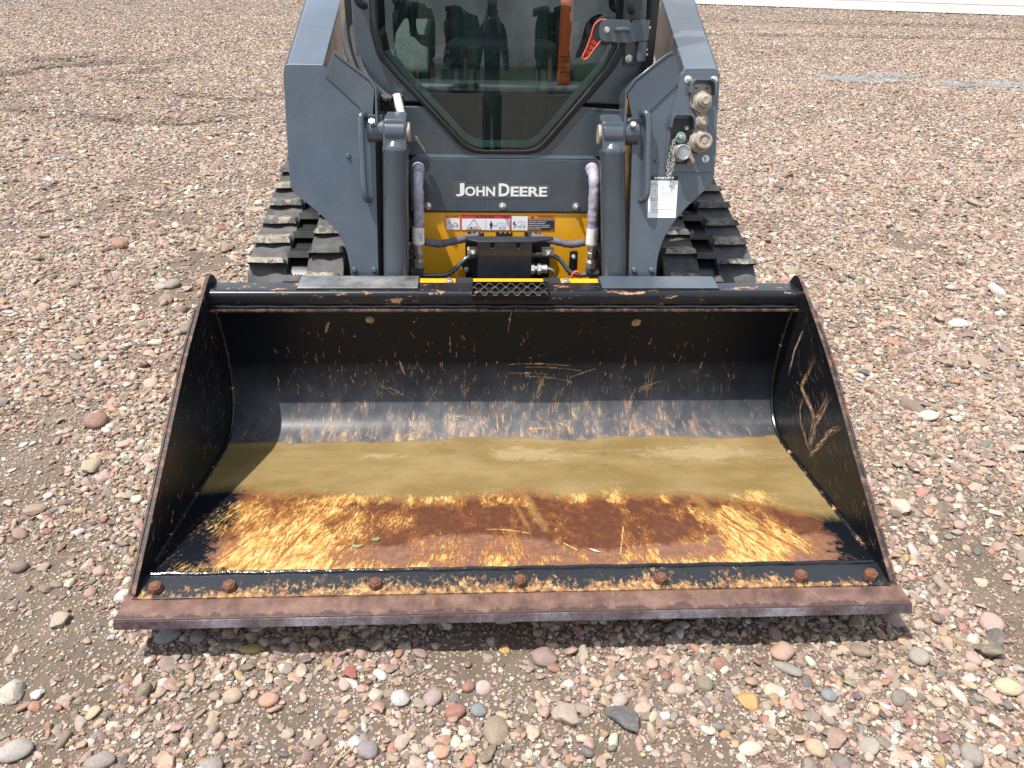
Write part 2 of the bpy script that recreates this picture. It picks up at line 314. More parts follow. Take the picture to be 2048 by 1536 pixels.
# ------------------------------------------------------------------ mesh helpers
class MB:
    def __init__(s): s.v = []; s.f = []; s.m = []; s.mi = 0; s.mats = []
    def mat(s, name):
        if name not in s.mats: s.mats.append(name)
        s.mi = s.mats.index(name); return s
    def add(s, verts, faces):
        o = len(s.v); s.v += [tuple(map(float, v)) for v in verts]
        s.f += [tuple(i+o for i in f) for f in faces]; s.m += [s.mi]*len(faces); return s
    def box(s, c, d, M=None):
        x, y, z = d[0]/2, d[1]/2, d[2]/2
        vs = [Vector(p) for p in ((-x,-y,-z),(x,-y,-z),(x,y,-z),(-x,y,-z),(-x,-y,z),(x,-y,z),(x,y,z),(-x,y,z))]
        if M is not None: vs = [M @ v for v in vs]
        vs = [v+Vector(c) for v in vs]
        return s.add(vs, [(0,3,2,1),(4,5,6,7),(0,1,5,4),(1,2,6,5),(2,3,7,6),(3,0,4,7)])
    def prism(s, pts, off):
        """closed polygon pts (3D, ordered) extruded by the vector off"""
        n = len(pts); pts = [Vector(p) for p in pts]; off = Vector(off)
        nn = Vector((0,0,0))
        for i in range(n): nn += pts[i].cross(pts[(i+1) % n])
        if nn.dot(off) > 0: pts = pts[::-1]
        top = pts; bot = [p+off for p in pts]
        fs = [tuple(range(n)), tuple(range(2*n-1, n-1, -1))]
        fs += [(i, i+n, (i+1) % n + n, (i+1) % n) for i in range(n)]
        return s.add(top+bot, fs)
    def tube(s, path, r, k=10, cap=True):
        path = [Vector(p) for p in path]; n = len(path); o = []
        rr = r if isinstance(r, (list, tuple)) else [r]*n
        t0 = (path[1]-path[0]).normalized(); up = Vector((0,0,1)) if abs(t0.z) < .9 else Vector((0,1,0))
        a = t0.cross(up).normalized()
        for i in range(n):
            t = (path[min(i+1, n-1)]-path[max(i-1, 0)]).normalized()
            a = (a - t*a.dot(t)).normalized(); b = t.cross(a)
            o += [path[i]+(a*math.cos(2*math.pi*j/k)+b*math.sin(2*math.pi*j/k))*rr[i] for j in range(k)]
        fs = [(i*k+j, i*k+(j+1) % k, (i+1)*k+(j+1) % k, (i+1)*k+j) for i in range(n-1) for j in range(k)]
        if cap: fs += [tuple(range(k-1, -1, -1)), tuple(range((n-1)*k, n*k))]
        return s.add(o, fs)
    def lathe(s, c, ax, prof, k=24):
        """prof: (distance along ax, radius) from base outwards"""
        ax = Vector(ax).normalized(); up = Vector((1,0,0)) if abs(ax.x) < .9 else Vector((0,0,1))
        a = ax.cross(up).normalized(); b = ax.cross(a); c = Vector(c); o = []; fs = []
        for d, r in prof: o += [c+ax*d+(a*math.cos(2*math.pi*j/k)+b*math.sin(2*math.pi*j/k))*r for j in range(k)]
        n = len(prof)
        fs = [(i*k+j, i*k+(j+1) % k, (i+1)*k+(j+1) % k, (i+1)*k+j) for i in range(n-1) for j in range(k)]
        fs += [tuple(range(k-1, -1, -1)), tuple(range((n-1)*k, n*k))]
        return s.add(o, fs)
    def hexbolt(s, c, ax, r, h, washer=0., stud=0.):
        d = 0
        if washer: s.lathe(c, ax, [(0, washer), (.0025, washer), (.003, washer*.92)], 20); d = .003
        s.lathe(c, ax, [(d, r), (d+h*.8, r), (d+h, r*.86)], 6)
        s.lathe(c, ax, [(d+h, r*.7), (d+h+.001, r*.66)], 14)
        if stud: s.lathe(c, ax, [(d+h, stud), (d+h+stud*1.6, stud), (d+h+stud*1.9, stud*.7)], 10)
        return s
    def ring(s, outer, inner, off):
        """band between two open polylines of equal length, extruded by off"""
        n = len(outer); o = [Vector(p) for p in outer]; i_ = [Vector(p) for p in inner]; off = Vector(off)
        V = o+i_+[p+off for p in o]+[p+off for p in i_]
        fs = []
        for k in range(n-1):
            fs += [(k, k+1, n+k+1, n+k), (2*n+k, 3*n+k, 3*n+k+1, 2*n+k+1), (k, 2*n+k, 2*n+k+1, k+1), (n+k, n+k+1, 3*n+k+1, 3*n+k)]
        fs += [(0, n, 3*n, 2*n), (n-1, 3*n-1, 4*n-1, 2*n-1)]
        return s.add(V, fs)

WLOC = {}
def tag(o, label=None, cat=None, group=None, kind=None):
    if label: o['label'] = label
    if cat: o['category'] = cat
    if group: o['group'] = group
    if kind: o['kind'] = kind
    return o
def link(o, parent, loc):
    COL.objects.link(o)
    WLOC[o.name] = Vector(loc)
    if parent is not None:
        o.parent = parent; o.location = Vector(loc)-WLOC[parent.name]
    else: o.location = loc
    return o
def root(name, loc, label, cat, group=None):
    return link(tag(bpy.data.objects.new(name, None), label, cat, group), None, loc)
def mesh_from(mb, name, mats=None):
    me = bpy.data.meshes.new(name)
    V = np.array(mb.v); c = (V.min(0)+V.max(0))/2
    me.from_pydata([tuple(v) for v in V-c], [], mb.f); me.update()
    for mn in (mb.mats or mats): me.materials.append(MATS[mn])
    if mb.mats: me.polygons.foreach_set('material_index', mb.m)
    return me, c
def build(mb, name, mat=None, parent=None, bevel=0., seg=2, angle=35, label=None, fix=True):
    me, c = mesh_from(mb, name, [mat] if mat else None)
    if fix:
        bm = bmesh.new(); bm.from_mesh(me); bmesh.ops.recalc_face_normals(bm, faces=bm.faces); bm.to_mesh(me); bm.free()
    me.shade_smooth(); me.set_sharp_from_angle(angle=R(angle))
    o = link(bpy.data.objects.new(name, me), parent, c)
    if label: o['label'] = label
    if bevel:
        md = o.modifiers.new('bevel', 'BEVEL'); md.width = bevel; md.segments = seg; md.limit_method = 'ANGLE'; md.angle_limit = R(40)
        md.harden_normals = True
    return o
def dup(o, parent, wloc, rot=None):
    c = o.copy(); COL.objects.link(c); WLOC[c.name] = Vector(wloc); c.parent = parent
    c.location = Vector(wloc)-(WLOC[parent.name] if parent else Vector((0,0,0)))
    if rot is not None: c.rotation_euler = rot
    return c
def round_poly(pts, rad, seg=5):
    """round the corners of a 2D polygon; rad a number or list"""
    n = len(pts); out = []
    for i in range(n):
        r = rad[i] if isinstance(rad, (list, tuple)) else rad
        p = Vector(pts[i]).to_2d(); a = Vector(pts[i-1]).to_2d(); b = Vector(pts[(i+1) % n]).to_2d()
        if r <= 0: out.append(tuple(p)); continue
        da = a-p; db = b-p; d = min(r, da.length*.45, db.length*.45)
        p0 = p+da.normalized()*d; p1 = p+db.normalized()*d
        for k in range(seg+1):
            t = k/seg; out.append(tuple(p0*(1-t)**2+p*2*t*(1-t)+p1*t*t))
    return out
def smooth_path(pts, per=6):
    pts = [Vector(p) for p in pts]; out = []
    for i in range(len(pts)-1):
        p0, p1, p2, p3 = pts[max(i-1, 0)], pts[i], pts[i+1], pts[min(i+2, len(pts)-1)]
        for k in range(per):
            t = k/per
            out.append(.5*((2*p1)+(p2-p0)*t+(2*p0-5*p1+4*p2-p3)*t*t+(3*p1-p0-3*p2+p3)*t**3))
    return out+[pts[-1]]
class Plane:
    """plane facing the bucket side, through (Y0, Z0), its top leaning back by lean degrees"""
    def __init__(s, Y0, Z0, lean):
        s.Y0, s.Z0, s.t = Y0, Z0, math.tan(R(lean)); a = R(lean)
        s.n = Vector((0, -math.cos(a), math.sin(a))); s.up = Vector((0, math.sin(a), math.cos(a)))
    def __call__(s, x, z, d=0.): return Vector((x, s.Y0+(z-s.Z0)*s.t, z))+s.n*d
    def poly(s, pts, d=0.): return [s(x, z, d) for x, z in pts]
    def M(s): return Matrix((Vector((1,0,0)), s.up, s.n)).transposed()   # local x, y, z -> x, up, out

def text_into(mb, body, pl, x0, z0, x1, z1, d, weight=.0, keep=False):
    """lettering fitted to the box x0..x1, z0..z1 of a plane"""
    cu = bpy.data.curves.new('lettering', 'FONT'); cu.body = body; cu.size = 1; cu.offset = weight; cu.resolution_u = 3; cu.extrude = 0
    ob = bpy.data.objects.new('lettering', cu); me = ob.to_mesh()
    V = np.array([v.co[:] for v in me.vertices]); F = [tuple(p.vertices) for p in me.polygons]
    ob.to_mesh_clear(); bpy.data.objects.remove(ob); bpy.data.curves.remove(cu)
    mn, mx = V.min(0), V.max(0); sx = (x1-x0)/(mx[0]-mn[0]); sz = (z1-z0)/(mx[1]-mn[1])
    if keep: sx = min(sx, sz*.95)
    mb.add([pl(x0+(v[0]-mn[0])*sx, z0+(v[1]-mn[1])*sz, d) for v in V], F)
    return x0+(mx[0]-mn[0])*sx
def quad(mb, pl, x0, z0, x1, z1, d): mb.add(pl.poly([(x0, z0), (x1, z0), (x1, z1), (x0, z1)], d), [(0, 1, 2, 3)])
def line(mb, pl, pts, w, d, closed=False):
    pts = list(pts)+([pts[0]] if closed else [])
    for (xa, za), (xb, zb) in zip(pts[:-1], pts[1:]):
        v = Vector((xb-xa, zb-za)); n = Vector((-v.y, v.x)).normalized()*w/2
        mb.add(pl.poly([(xa-n.x, za-n.y), (xb-n.x, zb-n.y), (xb+n.x, zb+n.y), (xa+n.x, za+n.y)], d), [(0, 1, 2, 3)])

# ------------------------------------------------------------------ ground
def vnoise(x, y, seed):
    """smooth value noise, numpy"""
    xi = np.floor(x).astype(np.int64); yi = np.floor(y).astype(np.int64); fx = x-xi; fy = y-yi
    def h(a, b):
        n = (a*374761393+b*668265263+seed*974634777) & 0x7fffffff
        n = ((n ^ (n >> 13))*1274126177) & 0x7fffffff
        return ((n ^ (n >> 16)) & 0xffff)/65535.
    u = fx*fx*(3-2*fx); v = fy*fy*(3-2*fy)
    return (h(xi, yi)*(1-u)+h(xi+1, yi)*u)*(1-v)+(h(xi, yi+1)*(1-u)+h(xi+1, yi+1)*u)*v
def fbm(x, y, seed, o=4):
    s = 0; a = .5; t = 0
    for i in range(o): s = s+a*vnoise(x*2**i+i*17.3, y*2**i-i*9.1, seed+i); t += a; a *= .5
    return s/t
# arcs left by a turning machine, far left: (centre, radius, start, end in degrees, width)
ARCS = [((-4.2, 8.6), 1.55, 95, 265, .26), ((-4.2, 8.6), 2.2, 100, 240, .20), ((-2.6, 8.9), 1.7, 150, 300, .20), ((-5.4, 11.5), 2.2, 190, 330, .26), ((-3.4, 7.9), 1.9, 200, 320, .16), ((-6.5, 8.0), 1.2, 20, 170, .3)]
def ruts(x, y):
    r = np.zeros_like(x)
    for (cx, cy), rad, a0, a1, w in ARCS:
        d = np.hypot(x-cx, (y-cy)*1.15); a = np.degrees(np.arctan2(y-cy, x-cx)) % 360
        am = np.clip(np.minimum(a-a0, a1-a)/25, 0, 1)
        r = np.maximum(r, am*np.exp(-((d-rad+.5*(fbm(x*1.3, y*1.3, 5, 3)-.5))/w)**2)*np.clip(2.6*fbm(x*2.2, y*3.1, 15, 3)-.75, 0, 1))
    for yy, w in ((13.8, .22), (16.2, .25)):     # faint wheel tracks crossing further back
        r = np.maximum(r, .5*np.exp(-((y-yy-.04*x)/w)**2)*np.clip((x+1)/3, 0, 1))
    return r
def bare(x, y):
    """0 = thick gravel, 1 = bare dirt"""
    b = np.clip((fbm(x*2.6+3.3, y*2.6+8.1, 21, 4)-.52)*5.5, 0, 1)
    near = np.exp(-(((y+.16)/.13)**2))*np.clip(1-np.abs(x+.55)/.55, 0, 1)      # swept dirt right in front of the lip
    side = np.exp(-(((x+1.32)/.16)**2))*np.exp(-(((y-.35)/.35)**2))+.7*np.exp(-(((x-1.5)/.2)**2))*np.exp(-(((y-.45)/.3)**2))
    far = np.clip((y-3)/6, 0, 1)
    return np.clip(np.maximum(b*(1-.45*far), np.maximum(near, np.maximum(side*.9, ruts(x, y)*.75))), 0, 1)
def gh(x, y):
    x = np.asarray(x, float); y = np.asarray(y, float)
    near = np.clip(1-np.hypot(x, y-5)/40, 0, 1)
    z = (fbm(x*.9, y*.9, 3, 4)-.5)*.030*near - bare(x, y)*.004
    z = z - ruts(x, y)*.06
    under = np.exp(-((x/1.5)**4))*np.exp(-(((y-1.5)/1.9)**4))
    return z*(1-.8*under)-.004*under
def axis(fine0, fine1, step, far0, far1, grow=1.14):
    a = list(np.arange(fine0, fine1, step)); s = step; v = a[-1]
    while v < far1: s *= grow; v += s; a.append(v)
    s = step; v = a[0]; pre = []
    while v > far0: s *= grow; v -= s; pre.append(v)
    return np.array(pre[::-1]+a)
def grid_mesh(name, P, mats):
    ny, nx = P.shape[:2]; me = bpy.data.meshes.new(name)
    me.vertices.add(nx*ny); me.vertices.foreach_set('co', P.reshape(-1).astype(np.float32))
    i = np.arange(ny-1)[:, None]*nx+np.arange(nx-1)[None]
    q = np.stack([i, i+1, i+nx+1, i+nx], -1).reshape(-1)
    nq = (nx-1)*(ny-1); me.loops.add(nq*4); me.loops.foreach_set('vertex_index', q.astype(np.int32))
    me.polygons.add(nq); me.polygons.foreach_set('loop_start', np.arange(0, nq*4, 4, dtype=np.int32))
    me.update(calc_edges=True); me.shade_smooth()
    for m in mats: me.materials.append(MATS[m])
    return me
gx = axis(-7, 7.2, .045, -900, 900); gy = axis(-.9, 12, .045, -900, 900)
GX, GY = np.meshgrid(gx, gy)
ground = bpy.data.objects.new('gravel_ground', grid_mesh('gravel_ground', np.dstack([GX, GY, gh(GX, GY)]), ['gravel_dirt']))
ground.data.attributes.new('damp', 'FLOAT', 'POINT').data.foreach_set('value', np.clip(ruts(GX, GY), 0, 1).astype(np.float32).reshape(-1))
link(tag(ground, kind='structure'), None, (0, 0, 0))

def flat_poly(name, pts, z, mat, kind='structure'):
    mb = MB(); mb.add([(x, y, z) for x, y in pts], [tuple(range(len(pts)))])
    me = bpy.data.meshes.new(name); me.from_pydata(mb.v, [], mb.f); me.materials.append(MATS[mat])
    return link(tag(bpy.data.objects.new(name, me), kind=kind), None, (0, 0, 0))
def road_line(x, off): return 21.36-.222*(x-5.0)+off
xs = np.linspace(-10, 120, 60)
wob = lambda x, s: .10*(fbm(x*.8, x*0+s, 9, 3)-.5)
flat_poly('concrete_road', [(x, road_line(x, wob(x, 1))) for x in xs]+[(x, road_line(x, 3.5+wob(x, 5))) for x in xs[::-1]], .022, 'concrete')
flat_poly('pale_gravel_verge', [(x, road_line(x, 3.6+2*wob(x, 7))) for x in xs]+[(x, road_line(x, 60)) for x in xs[::-1]], .026, 'pale_gravel')
def puddle(cx, cy, rx, ry, seed, z):
    pts = []
    for k in range(72):
        a = 2*math.pi*k/72
        r = .55+.75*float(fbm(np.array(1.6*math.cos(a)+7), np.array(1.6*math.sin(a)+3), seed, 4))*1.0
        r *= .8+.4*float(vnoise(np.array(5*math.cos(a)+31), np.array(5*math.sin(a)+9), seed))
        pts.append((cx+rx*r*math.cos(a), cy+ry*r*math.sin(a)))
    return flat_poly('puddle', pts, z, 'puddle_water')
PUD = [(5.05, 9.15, .62, .30, 3), (5.55, 9.55, .42, .22, 8), (6.65, 9.0, .75, .30, 5), (7.15, 8.5, .5, .22, 14), (6.0, 8.8, .3, .15, 6)]
for q in PUD:
    puddle(*q, float(gh(q[0], q[1]).max())+.0105)

# ------------------------------------------------------------------ gravel
STONES = []
def stone_mesh(i, sub, angular):
    bm = bmesh.new(); bmesh.ops.create_icosphere(bm, subdivisions=sub, radius=1.)
    V = np.array([v.co[:] for v in bm.verts])
    r = np.random.default_rng(100+i)
    for _ in range(10 if angular else 3):                # shave flat faces off the pebble
        n = r.normal(size=3); n /= np.linalg.norm(n); d = r.uniform(.5, .8) if angular else r.uniform(.68, .9)
        e = V@n-d; V -= np.outer(np.clip(e, 0, None)*(.92 if angular else .75), n)
    ph = r.uniform(0, 6, 3); k = r.uniform(1.4, 2.6, (3, 3))
    V *= (1+.07*np.sin(V@k.T+ph).sum(1, keepdims=True)/1.7)
    if angular: V *= (1+.03*r.normal(size=(len(V), 1)))
    V *= np.array([1., r.uniform(.62, .92), r.uniform(.38, .62)])
    V -= (V.max(0)+V.min(0))/2; V /= np.abs(V[:, :2]).max()
    for v, c in zip(bm.verts, V): v.co = c
    me = bpy.data.meshes.new('stone'); bm.to_mesh(me); bm.free(); me.shade_smooth()
    if angular: me.set_sharp_from_angle(angle=R(38))
    return me
NS = 16
stone_meshes = [stone_mesh(i, 3, i % 5 in (0, 2, 3)) for i in range(NS)]
src = bpy.data.collections.new('pebble_shapes')
for i, me in enumerate(stone_meshes):
    me.materials.append(MATS['stone_gravel']); so = bpy.data.objects.new('stone_%02d' % i, me); src.objects.link(so)
PAL = np.array([(205, 165, 145), (200, 180, 155), (222, 212, 196), (158, 152, 146), (105, 112, 120), (186, 118, 90), (158, 120, 118), (208, 168, 110), (238, 234, 226), (176, 148, 128), (140, 126, 112), (214, 180, 166)])/255.
PAL = np.where(PAL < .04045, PAL/12.92, ((PAL+.055)/1.055)**2.4)*.66
PAL = .52*PAL+.30*PAL.mean(1, keepdims=True)*np.array([1.16, .98, .84])+.18*np.array([.42, .325, .25])*.66*1.2
PW = np.array([.17, .15, .10, .11, .06, .05, .06, .05, .03, .12, .11, .11]); PW /= PW.sum()
def frustum(n, y0, y1, r):
    """random ground points in the wedge the yard view covers, a metre or so of margin each side"""
    y = np.sqrt(r.uniform(0, 1, n)*((y1+2.6)**2-(y0+2.6)**2)+(y0+2.6)**2)-2.6
    x = .058*(y+1.35)-.1+(r.uniform(-1, 1, n))*(.58*(y+2.6)*1.08+1.0)
    return x, y
def area(y0, y1): return .58*1.08*((y1+2.6)**2-(y0+2.6)**2)+2.*(y1-y0)
LAYERS = [(-.75, 2.3, 15000, .0020, .0040, .62), (-.75, 4.6, 8000, .0040, .0072, .9), (-.75, 6.8, 2700, .0072, .0118, .95), (4.2, 12, 1900, .007, .0125, .6),
          (-.75, 3.2, 420, .010, .0165, .85), (-.75, 6.5, 600, .0115, .0175, .9), (5., 16, 430, .012, .020, .6), (-.75, 9, 110, .0175, .025, .8), (8, 21, 170, .015, .026, .5), (-.75, 8, 16, .025, .036, .7), (-.75, 5, 2.2, .037, .048, .6)]
PX, PY, PS, PB = [], [], [], []
for y0, y1, dens, s0, s1, bw in LAYERS:
    n = int(area(y0, y1)*dens); x, y = frustum(n, y0, y1, rng)
    clump = fbm(x*5, y*5, 33, 3)
    fade = np.clip((y1-y)/(.35*(y1-y0)), 0, 1) if y1 < 16 else np.ones(n)
    keep = rng.uniform(0, 1, n) < (1-bw*bare(x, y)*.93)*np.clip(.35+1.3*clump, 0, 1)*np.clip(fade+.05, 0, 1)
    keep &= ~((y > road_line(x, -.05)))
    s = s0*(s1/s0)**(rng.uniform(0, 1, n)**1.4)
    PX.append(x[keep]); PY.append(y[keep]); PS.append(s[keep])
PX, PY, PS = map(np.concatenate, (PX, PY, PS))
# the biggest cobbles: x, y, half length, half width, heading, colour, angular
HAND = [(0.225, -0.203, 0.0500, 0.0324, -28, (112, 110, 110), 1), (1.281, 0.057, 0.0339, 0.0657, 0, (205, 172, 158), 0), (0.057, -0.022, 0.0356, 0.0321, 0, (170, 146, 138), 0), (0.674, -0.020, 0.0349, 0.0331, 0, (200, 166, 148), 0), (0.671, -0.073, 0.0404, 0.0191, -28, (168, 160, 150), 0), (0.090, -0.194, 0.0353, 0.0349, 0, (192, 172, 158), 1), (0.543, -0.162, 0.0302, 0.0307, -30, (212, 168, 112), 1), (1.205, -0.143, 0.0372, 0.0292, 0, (216, 202, 168), 0), (0.505, -0.289, 0.0307, 0.0211, 0, (218, 208, 188), 0), (0.655, -0.294, 0.0239, 0.0298, 0, (204, 180, 150), 0), (1.006, -0.322, 0.0261, 0.0361, 0, (166, 156, 146), 0), (-1.229, -0.088, 0.0358, 0.0398, 0, (208, 198, 182), 1), (-1.138, -0.247, 0.0387, 0.0314, 20, (188, 180, 172), 0), (-0.943, -0.277, 0.0351, 0.0264, 0, (165, 155, 148), 0), (-0.692, 0.025, 0.0318, 0.0176, 8, (190, 170, 110), 0), (-0.836, 0.068, 0.0220, 0.0285, 0, (165, 150, 138), 0), (-0.913, 0.070, 0.0374, 0.0254, 15, (160, 158, 152), 0), (-0.300, -0.133, 0.0252, 0.0264, 0, (208, 204, 198), 0), (-0.223, -0.132, 0.0252, 0.0306, 0, (180, 158, 152), 0), (-0.362, -0.269, 0.0257, 0.0263, 0, (160, 148, 150), 0), (-0.700, -0.115, 0.0251, 0.0231, 0, (196, 174, 150), 0), (-0.612, -0.129, 0.0262, 0.0213, 8, (206, 160, 138), 0), (-0.112, -0.171, 0.0213, 0.0203, 0, (150, 152, 156), 0), (-1.652, 2.369, 0.0434, 0.0636, 0, (170, 158, 148), 0), (-1.508, 1.084, 0.0460, 0.0513, 0, (165, 130, 115), 0), (0.446, -0.112, 0.0222, 0.0254, 0, (150, 140, 120), 0), (1.024, -0.049, 0.0296, 0.0297, 0, (178, 168, 156), 0), (-1.040, 0.123, 0.0329, 0.0233, 5, (214, 160, 150), 0), (-1.166, -0.097, 0.0178, 0.0172, 0, (232, 230, 226), 1), (-1.213, 0.131, 0.0263, 0.0370, 0, (190, 175, 155), 1), (-0.430, -0.054, 0.0198, 0.0223, 0, (176, 110, 98), 1), (-0.044, 0.013, 0.0167, 0.0265, 0, (205, 165, 110), 1), (0.744, -0.154, 0.0207, 0.0199, 0, (150, 156, 160), 0), (0.228, -0.153, 0.0205, 0.0239, 0, (196, 180, 165), 0), (0.966, -0.276, 0.0174, 0.0148, 0, (150, 110, 112), 1)]
sz = np.ones((len(PX), 3))
n = len(PX)
lum = rng.choice(len(PAL), n, p=PW)
tint = PAL[lum]*np.exp(rng.normal(0, .17, (n, 1)))*np.exp(rng.normal(0, .035, (n, 3)))
tint = np.clip(tint*np.array([.94, .905, .875]), .03, .42)
tint *= (1-.42*ruts(PX, PY))[:, None]
scl = PS[:, None]*np.exp(rng.normal(0, .13, (n, 3)))*np.array([1.12, 1.0, .95])
rot = np.stack([rng.normal(0, .28, n), rng.normal(0, .28, n), rng.uniform(0, 6.283, n)], 1)
PZ = gh(PX, PY)+scl[:, 2]*rng.uniform(.20, .44, n)
idx = rng.integers(0, NS, n)
# the 300 stones that show largest become single stones
clear = np.zeros(n, bool)
for hx, hy, ha, hb, *_ in HAND: clear |= (np.hypot(PX-hx, (PY-hy)) < .8*min(ha, hb)+PS*.7) & (PS > .006)
dist = np.sqrt((PX+.12)**2+(PY+1.35)**2+1.6**2)
inview = (np.abs(PX-.058*(PY+1.35)+.12) < .56*(PY+2.2)) & (PY > -.38)
rank = np.argsort(-(PS/dist)*(inview & ~clear))
big = rank[:300-len(HAND)]; rest = np.setdiff1d(np.arange(n)[~clear], big)
single = [bpy.data.meshes.new('stone') for _ in range(0)]
for me in stone_meshes:
    c = me.copy(); c.materials.clear(); c.materials.append(MATS['stone_single']); single.append(c)
for k in big:
    o = bpy.data.objects.new('stone', single[idx[k]]); o.scale = scl[k]; o.rotation_euler = rot[k]; o.color = (*tint[k], 1)
    link(o, ground, (PX[k], PY[k], PZ[k]))
for i, (hx, hy, ha, hb, ang, col, shp) in enumerate(HAND):
    hb = min(hb, 1.15*ha); lin = np.array(col)/255.; lin = np.where(lin < .04045, lin/12.92, ((lin+.055)/1.055)**2.4)*.60
    mi = [j for j in range(NS) if (j % 5 in (0, 2, 3)) == bool(shp)][i % 5]
    bb = [v.co for v in single[mi].vertices]; fy = max(abs(v.y) for v in bb); fz = max(abs(v.z) for v in bb)
    o = bpy.data.objects.new('stone', single[mi]); o.scale = (ha*.93, hb*.90/fy, min(ha, hb)*.55/fz); o.rotation_euler = (random.uniform(-.1, .1), random.uniform(-.1, .1), R(ang)); o.color = (*lin, 1)
    link(o, ground, (hx, hy, float(gh(hx, hy))+min(ha, hb)*.30))
def gravel_object(sel):
    me = bpy.data.meshes.new('gravel'); m = len(sel); me.vertices.add(m)
    me.vertices.foreach_set('co', np.stack([PX[sel], PY[sel], PZ[sel]], 1).astype(np.float32).reshape(-1))
    for nm, typ, data, key in (('rot', 'FLOAT_VECTOR', rot[sel], 'vector'), ('scl', 'FLOAT_VECTOR', scl[sel], 'vector'), ('tint', 'FLOAT_COLOR', np.concatenate([tint[sel], np.ones((m, 1))], 1), 'color')):
        me.attributes.new(nm, typ, 'POINT').data.foreach_set(key, data.astype(np.float32).reshape(-1))
    me.attributes.new('idx', 'INT', 'POINT').data.foreach_set('value', idx[sel].astype(np.int32))
    o = link(tag(bpy.data.objects.new('gravel', me), 'loose tan, pink and grey river gravel covering the yard', 'gravel', kind='stuff'), None, (0, 0, 0))
    ng = bpy.data.node_groups.new('gravel', 'GeometryNodeTree')
    ng.interface.new_socket('Geometry', in_out='INPUT', socket_type='NodeSocketGeometry'); ng.interface.new_socket('Geometry', in_out='OUTPUT', socket_type='NodeSocketGeometry')
    gi = ng.nodes.new('NodeGroupInput'); go = ng.nodes.new('NodeGroupOutput')
    ci = ng.nodes.new('GeometryNodeCollectionInfo'); ci.inputs['Collection'].default_value = src; ci.inputs['Separate Children'].default_value = True; ci.inputs['Reset Children'].default_value = True
    ip = ng.nodes.new('GeometryNodeInstanceOnPoints'); ip.inputs['Pick Instance'].default_value = True
    def at(nm, typ):
        a = ng.nodes.new('GeometryNodeInputNamedAttribute'); a.data_type = typ; a.inputs['Name'].default_value = nm
        return a.outputs['Attribute']
    er = ng.nodes.new('FunctionNodeEulerToRotation')
    ng.links.new(at('rot', 'FLOAT_VECTOR'), er.inputs[0])
    ng.links.new(gi.outputs[0], ip.inputs['Points']); ng.links.new(ci.outputs[0], ip.inputs['Instance'])
    ng.links.new(at('idx', 'INT'), ip.inputs['Instance Index']); ng.links.new(er.outputs[0], ip.inputs['Rotation']); ng.links.new(at('scl', 'FLOAT_VECTOR'), ip.inputs['Scale'])
    ng.links.new(ip.outputs[0], go.inputs[0])
    o.modifiers.new('gravel', 'NODES').node_group = ng
    return o
gravel_object(rest)
print('stones', n)

# ------------------------------------------------------------------ loader bucket
BL = Vector((-.005, .55, .03))
bucket = root('loader_bucket', BL, 'wide black loader bucket with rust-worn floor and bolted cutting edge in front of the machine', 'bucket')
HW = .965                       # half width inside the side plates
def bez(p0, p1, p2, p3, k):
    t = np.linspace(0, 1, k)[:, None]; p0, p1, p2, p3 = map(np.array, (p0, p1, p2, p3))
    return p0*(1-t)**3+3*p1*t*(1-t)**2+3*p2*t*t*(1-t)+p3*t**3
prof = np.concatenate([bez((.150, .1475), (.35, .1235), (.6, .092), (.80, .066), 60)[:-1], bez((.80, .066), (.93, .050), (1.012, .12), (1.015, .28), 60)[:-1], bez((1.015, .28), (1.018, .37), (1.0, .45), (.975, .523), 40)])
arc = np.concatenate([[0], np.cumsum(np.hypot(*np.diff(prof, axis=0).T))])
STEP = .0026
ns = int(arc[-1]/STEP)+1; sv = np.linspace(0, arc[-1], ns)
PYv = np.interp(sv, arc, prof[:, 0]); PZv = np.interp(sv, arc, prof[:, 1])
nu = int(2*HW/STEP)+1; xv = np.linspace(-HW, HW, nu)
XX, SS = np.meshgrid(xv, sv)
print('bucket arc', arc[-1], ns, nu)
S_Y = lambda y: float(np.interp(y, PYv[:np.argmax(PYv)], sv[:np.argmax(PYv)]))
sMud0, sMud1 = S_Y(.50), S_Y(.865); sLit = S_Y(1.0)
W = np.zeros((ns, nu, 4), np.float32); W2 = np.zeros((ns, nu, 4), np.float32)
def stroke(arr, ch, x, s, ang, L, w, val, curve=0.):
    k = max(int(L/STEP*1.8), 2); t = np.linspace(0, 1, k)
    a = ang+curve*t; px = x+np.cumsum(np.sin(a))*L/k; ps = s+np.cumsum(np.cos(a))*L/k
    half = max(0, int(round(w/STEP/2)))
    for j in range(-half, half+1):
        ok = np.abs(j) <= half*np.sin(np.pi*np.clip(t, .02, .98))**.6+.01
        ix = np.round((px[ok]+j*STEP*np.cos(a[ok])+HW)/STEP).astype(int); js = np.round((ps[ok]-j*STEP*np.sin(a[ok]))/STEP).astype(int)
        g = (ix >= 0) & (ix < nu) & (js >= 0) & (js < ns)
        arr[js[g], ix[g], ch] = np.maximum(arr[js[g], ix[g], ch], val)
r2 = np.random.default_rng(5)
sm01 = lambda v: np.clip(v, 0, 1)**2*(3-2*np.clip(v, 0, 1))
AX = np.abs(XX); n5 = fbm(XX*5, SS*7, 41, 4); n9 = fbm(XX*9, SS*6, 71, 3); n20 = fbm(XX*20, SS*9, 47, 3)
on_floor = sm01((sMud0+.10-SS)/.08)
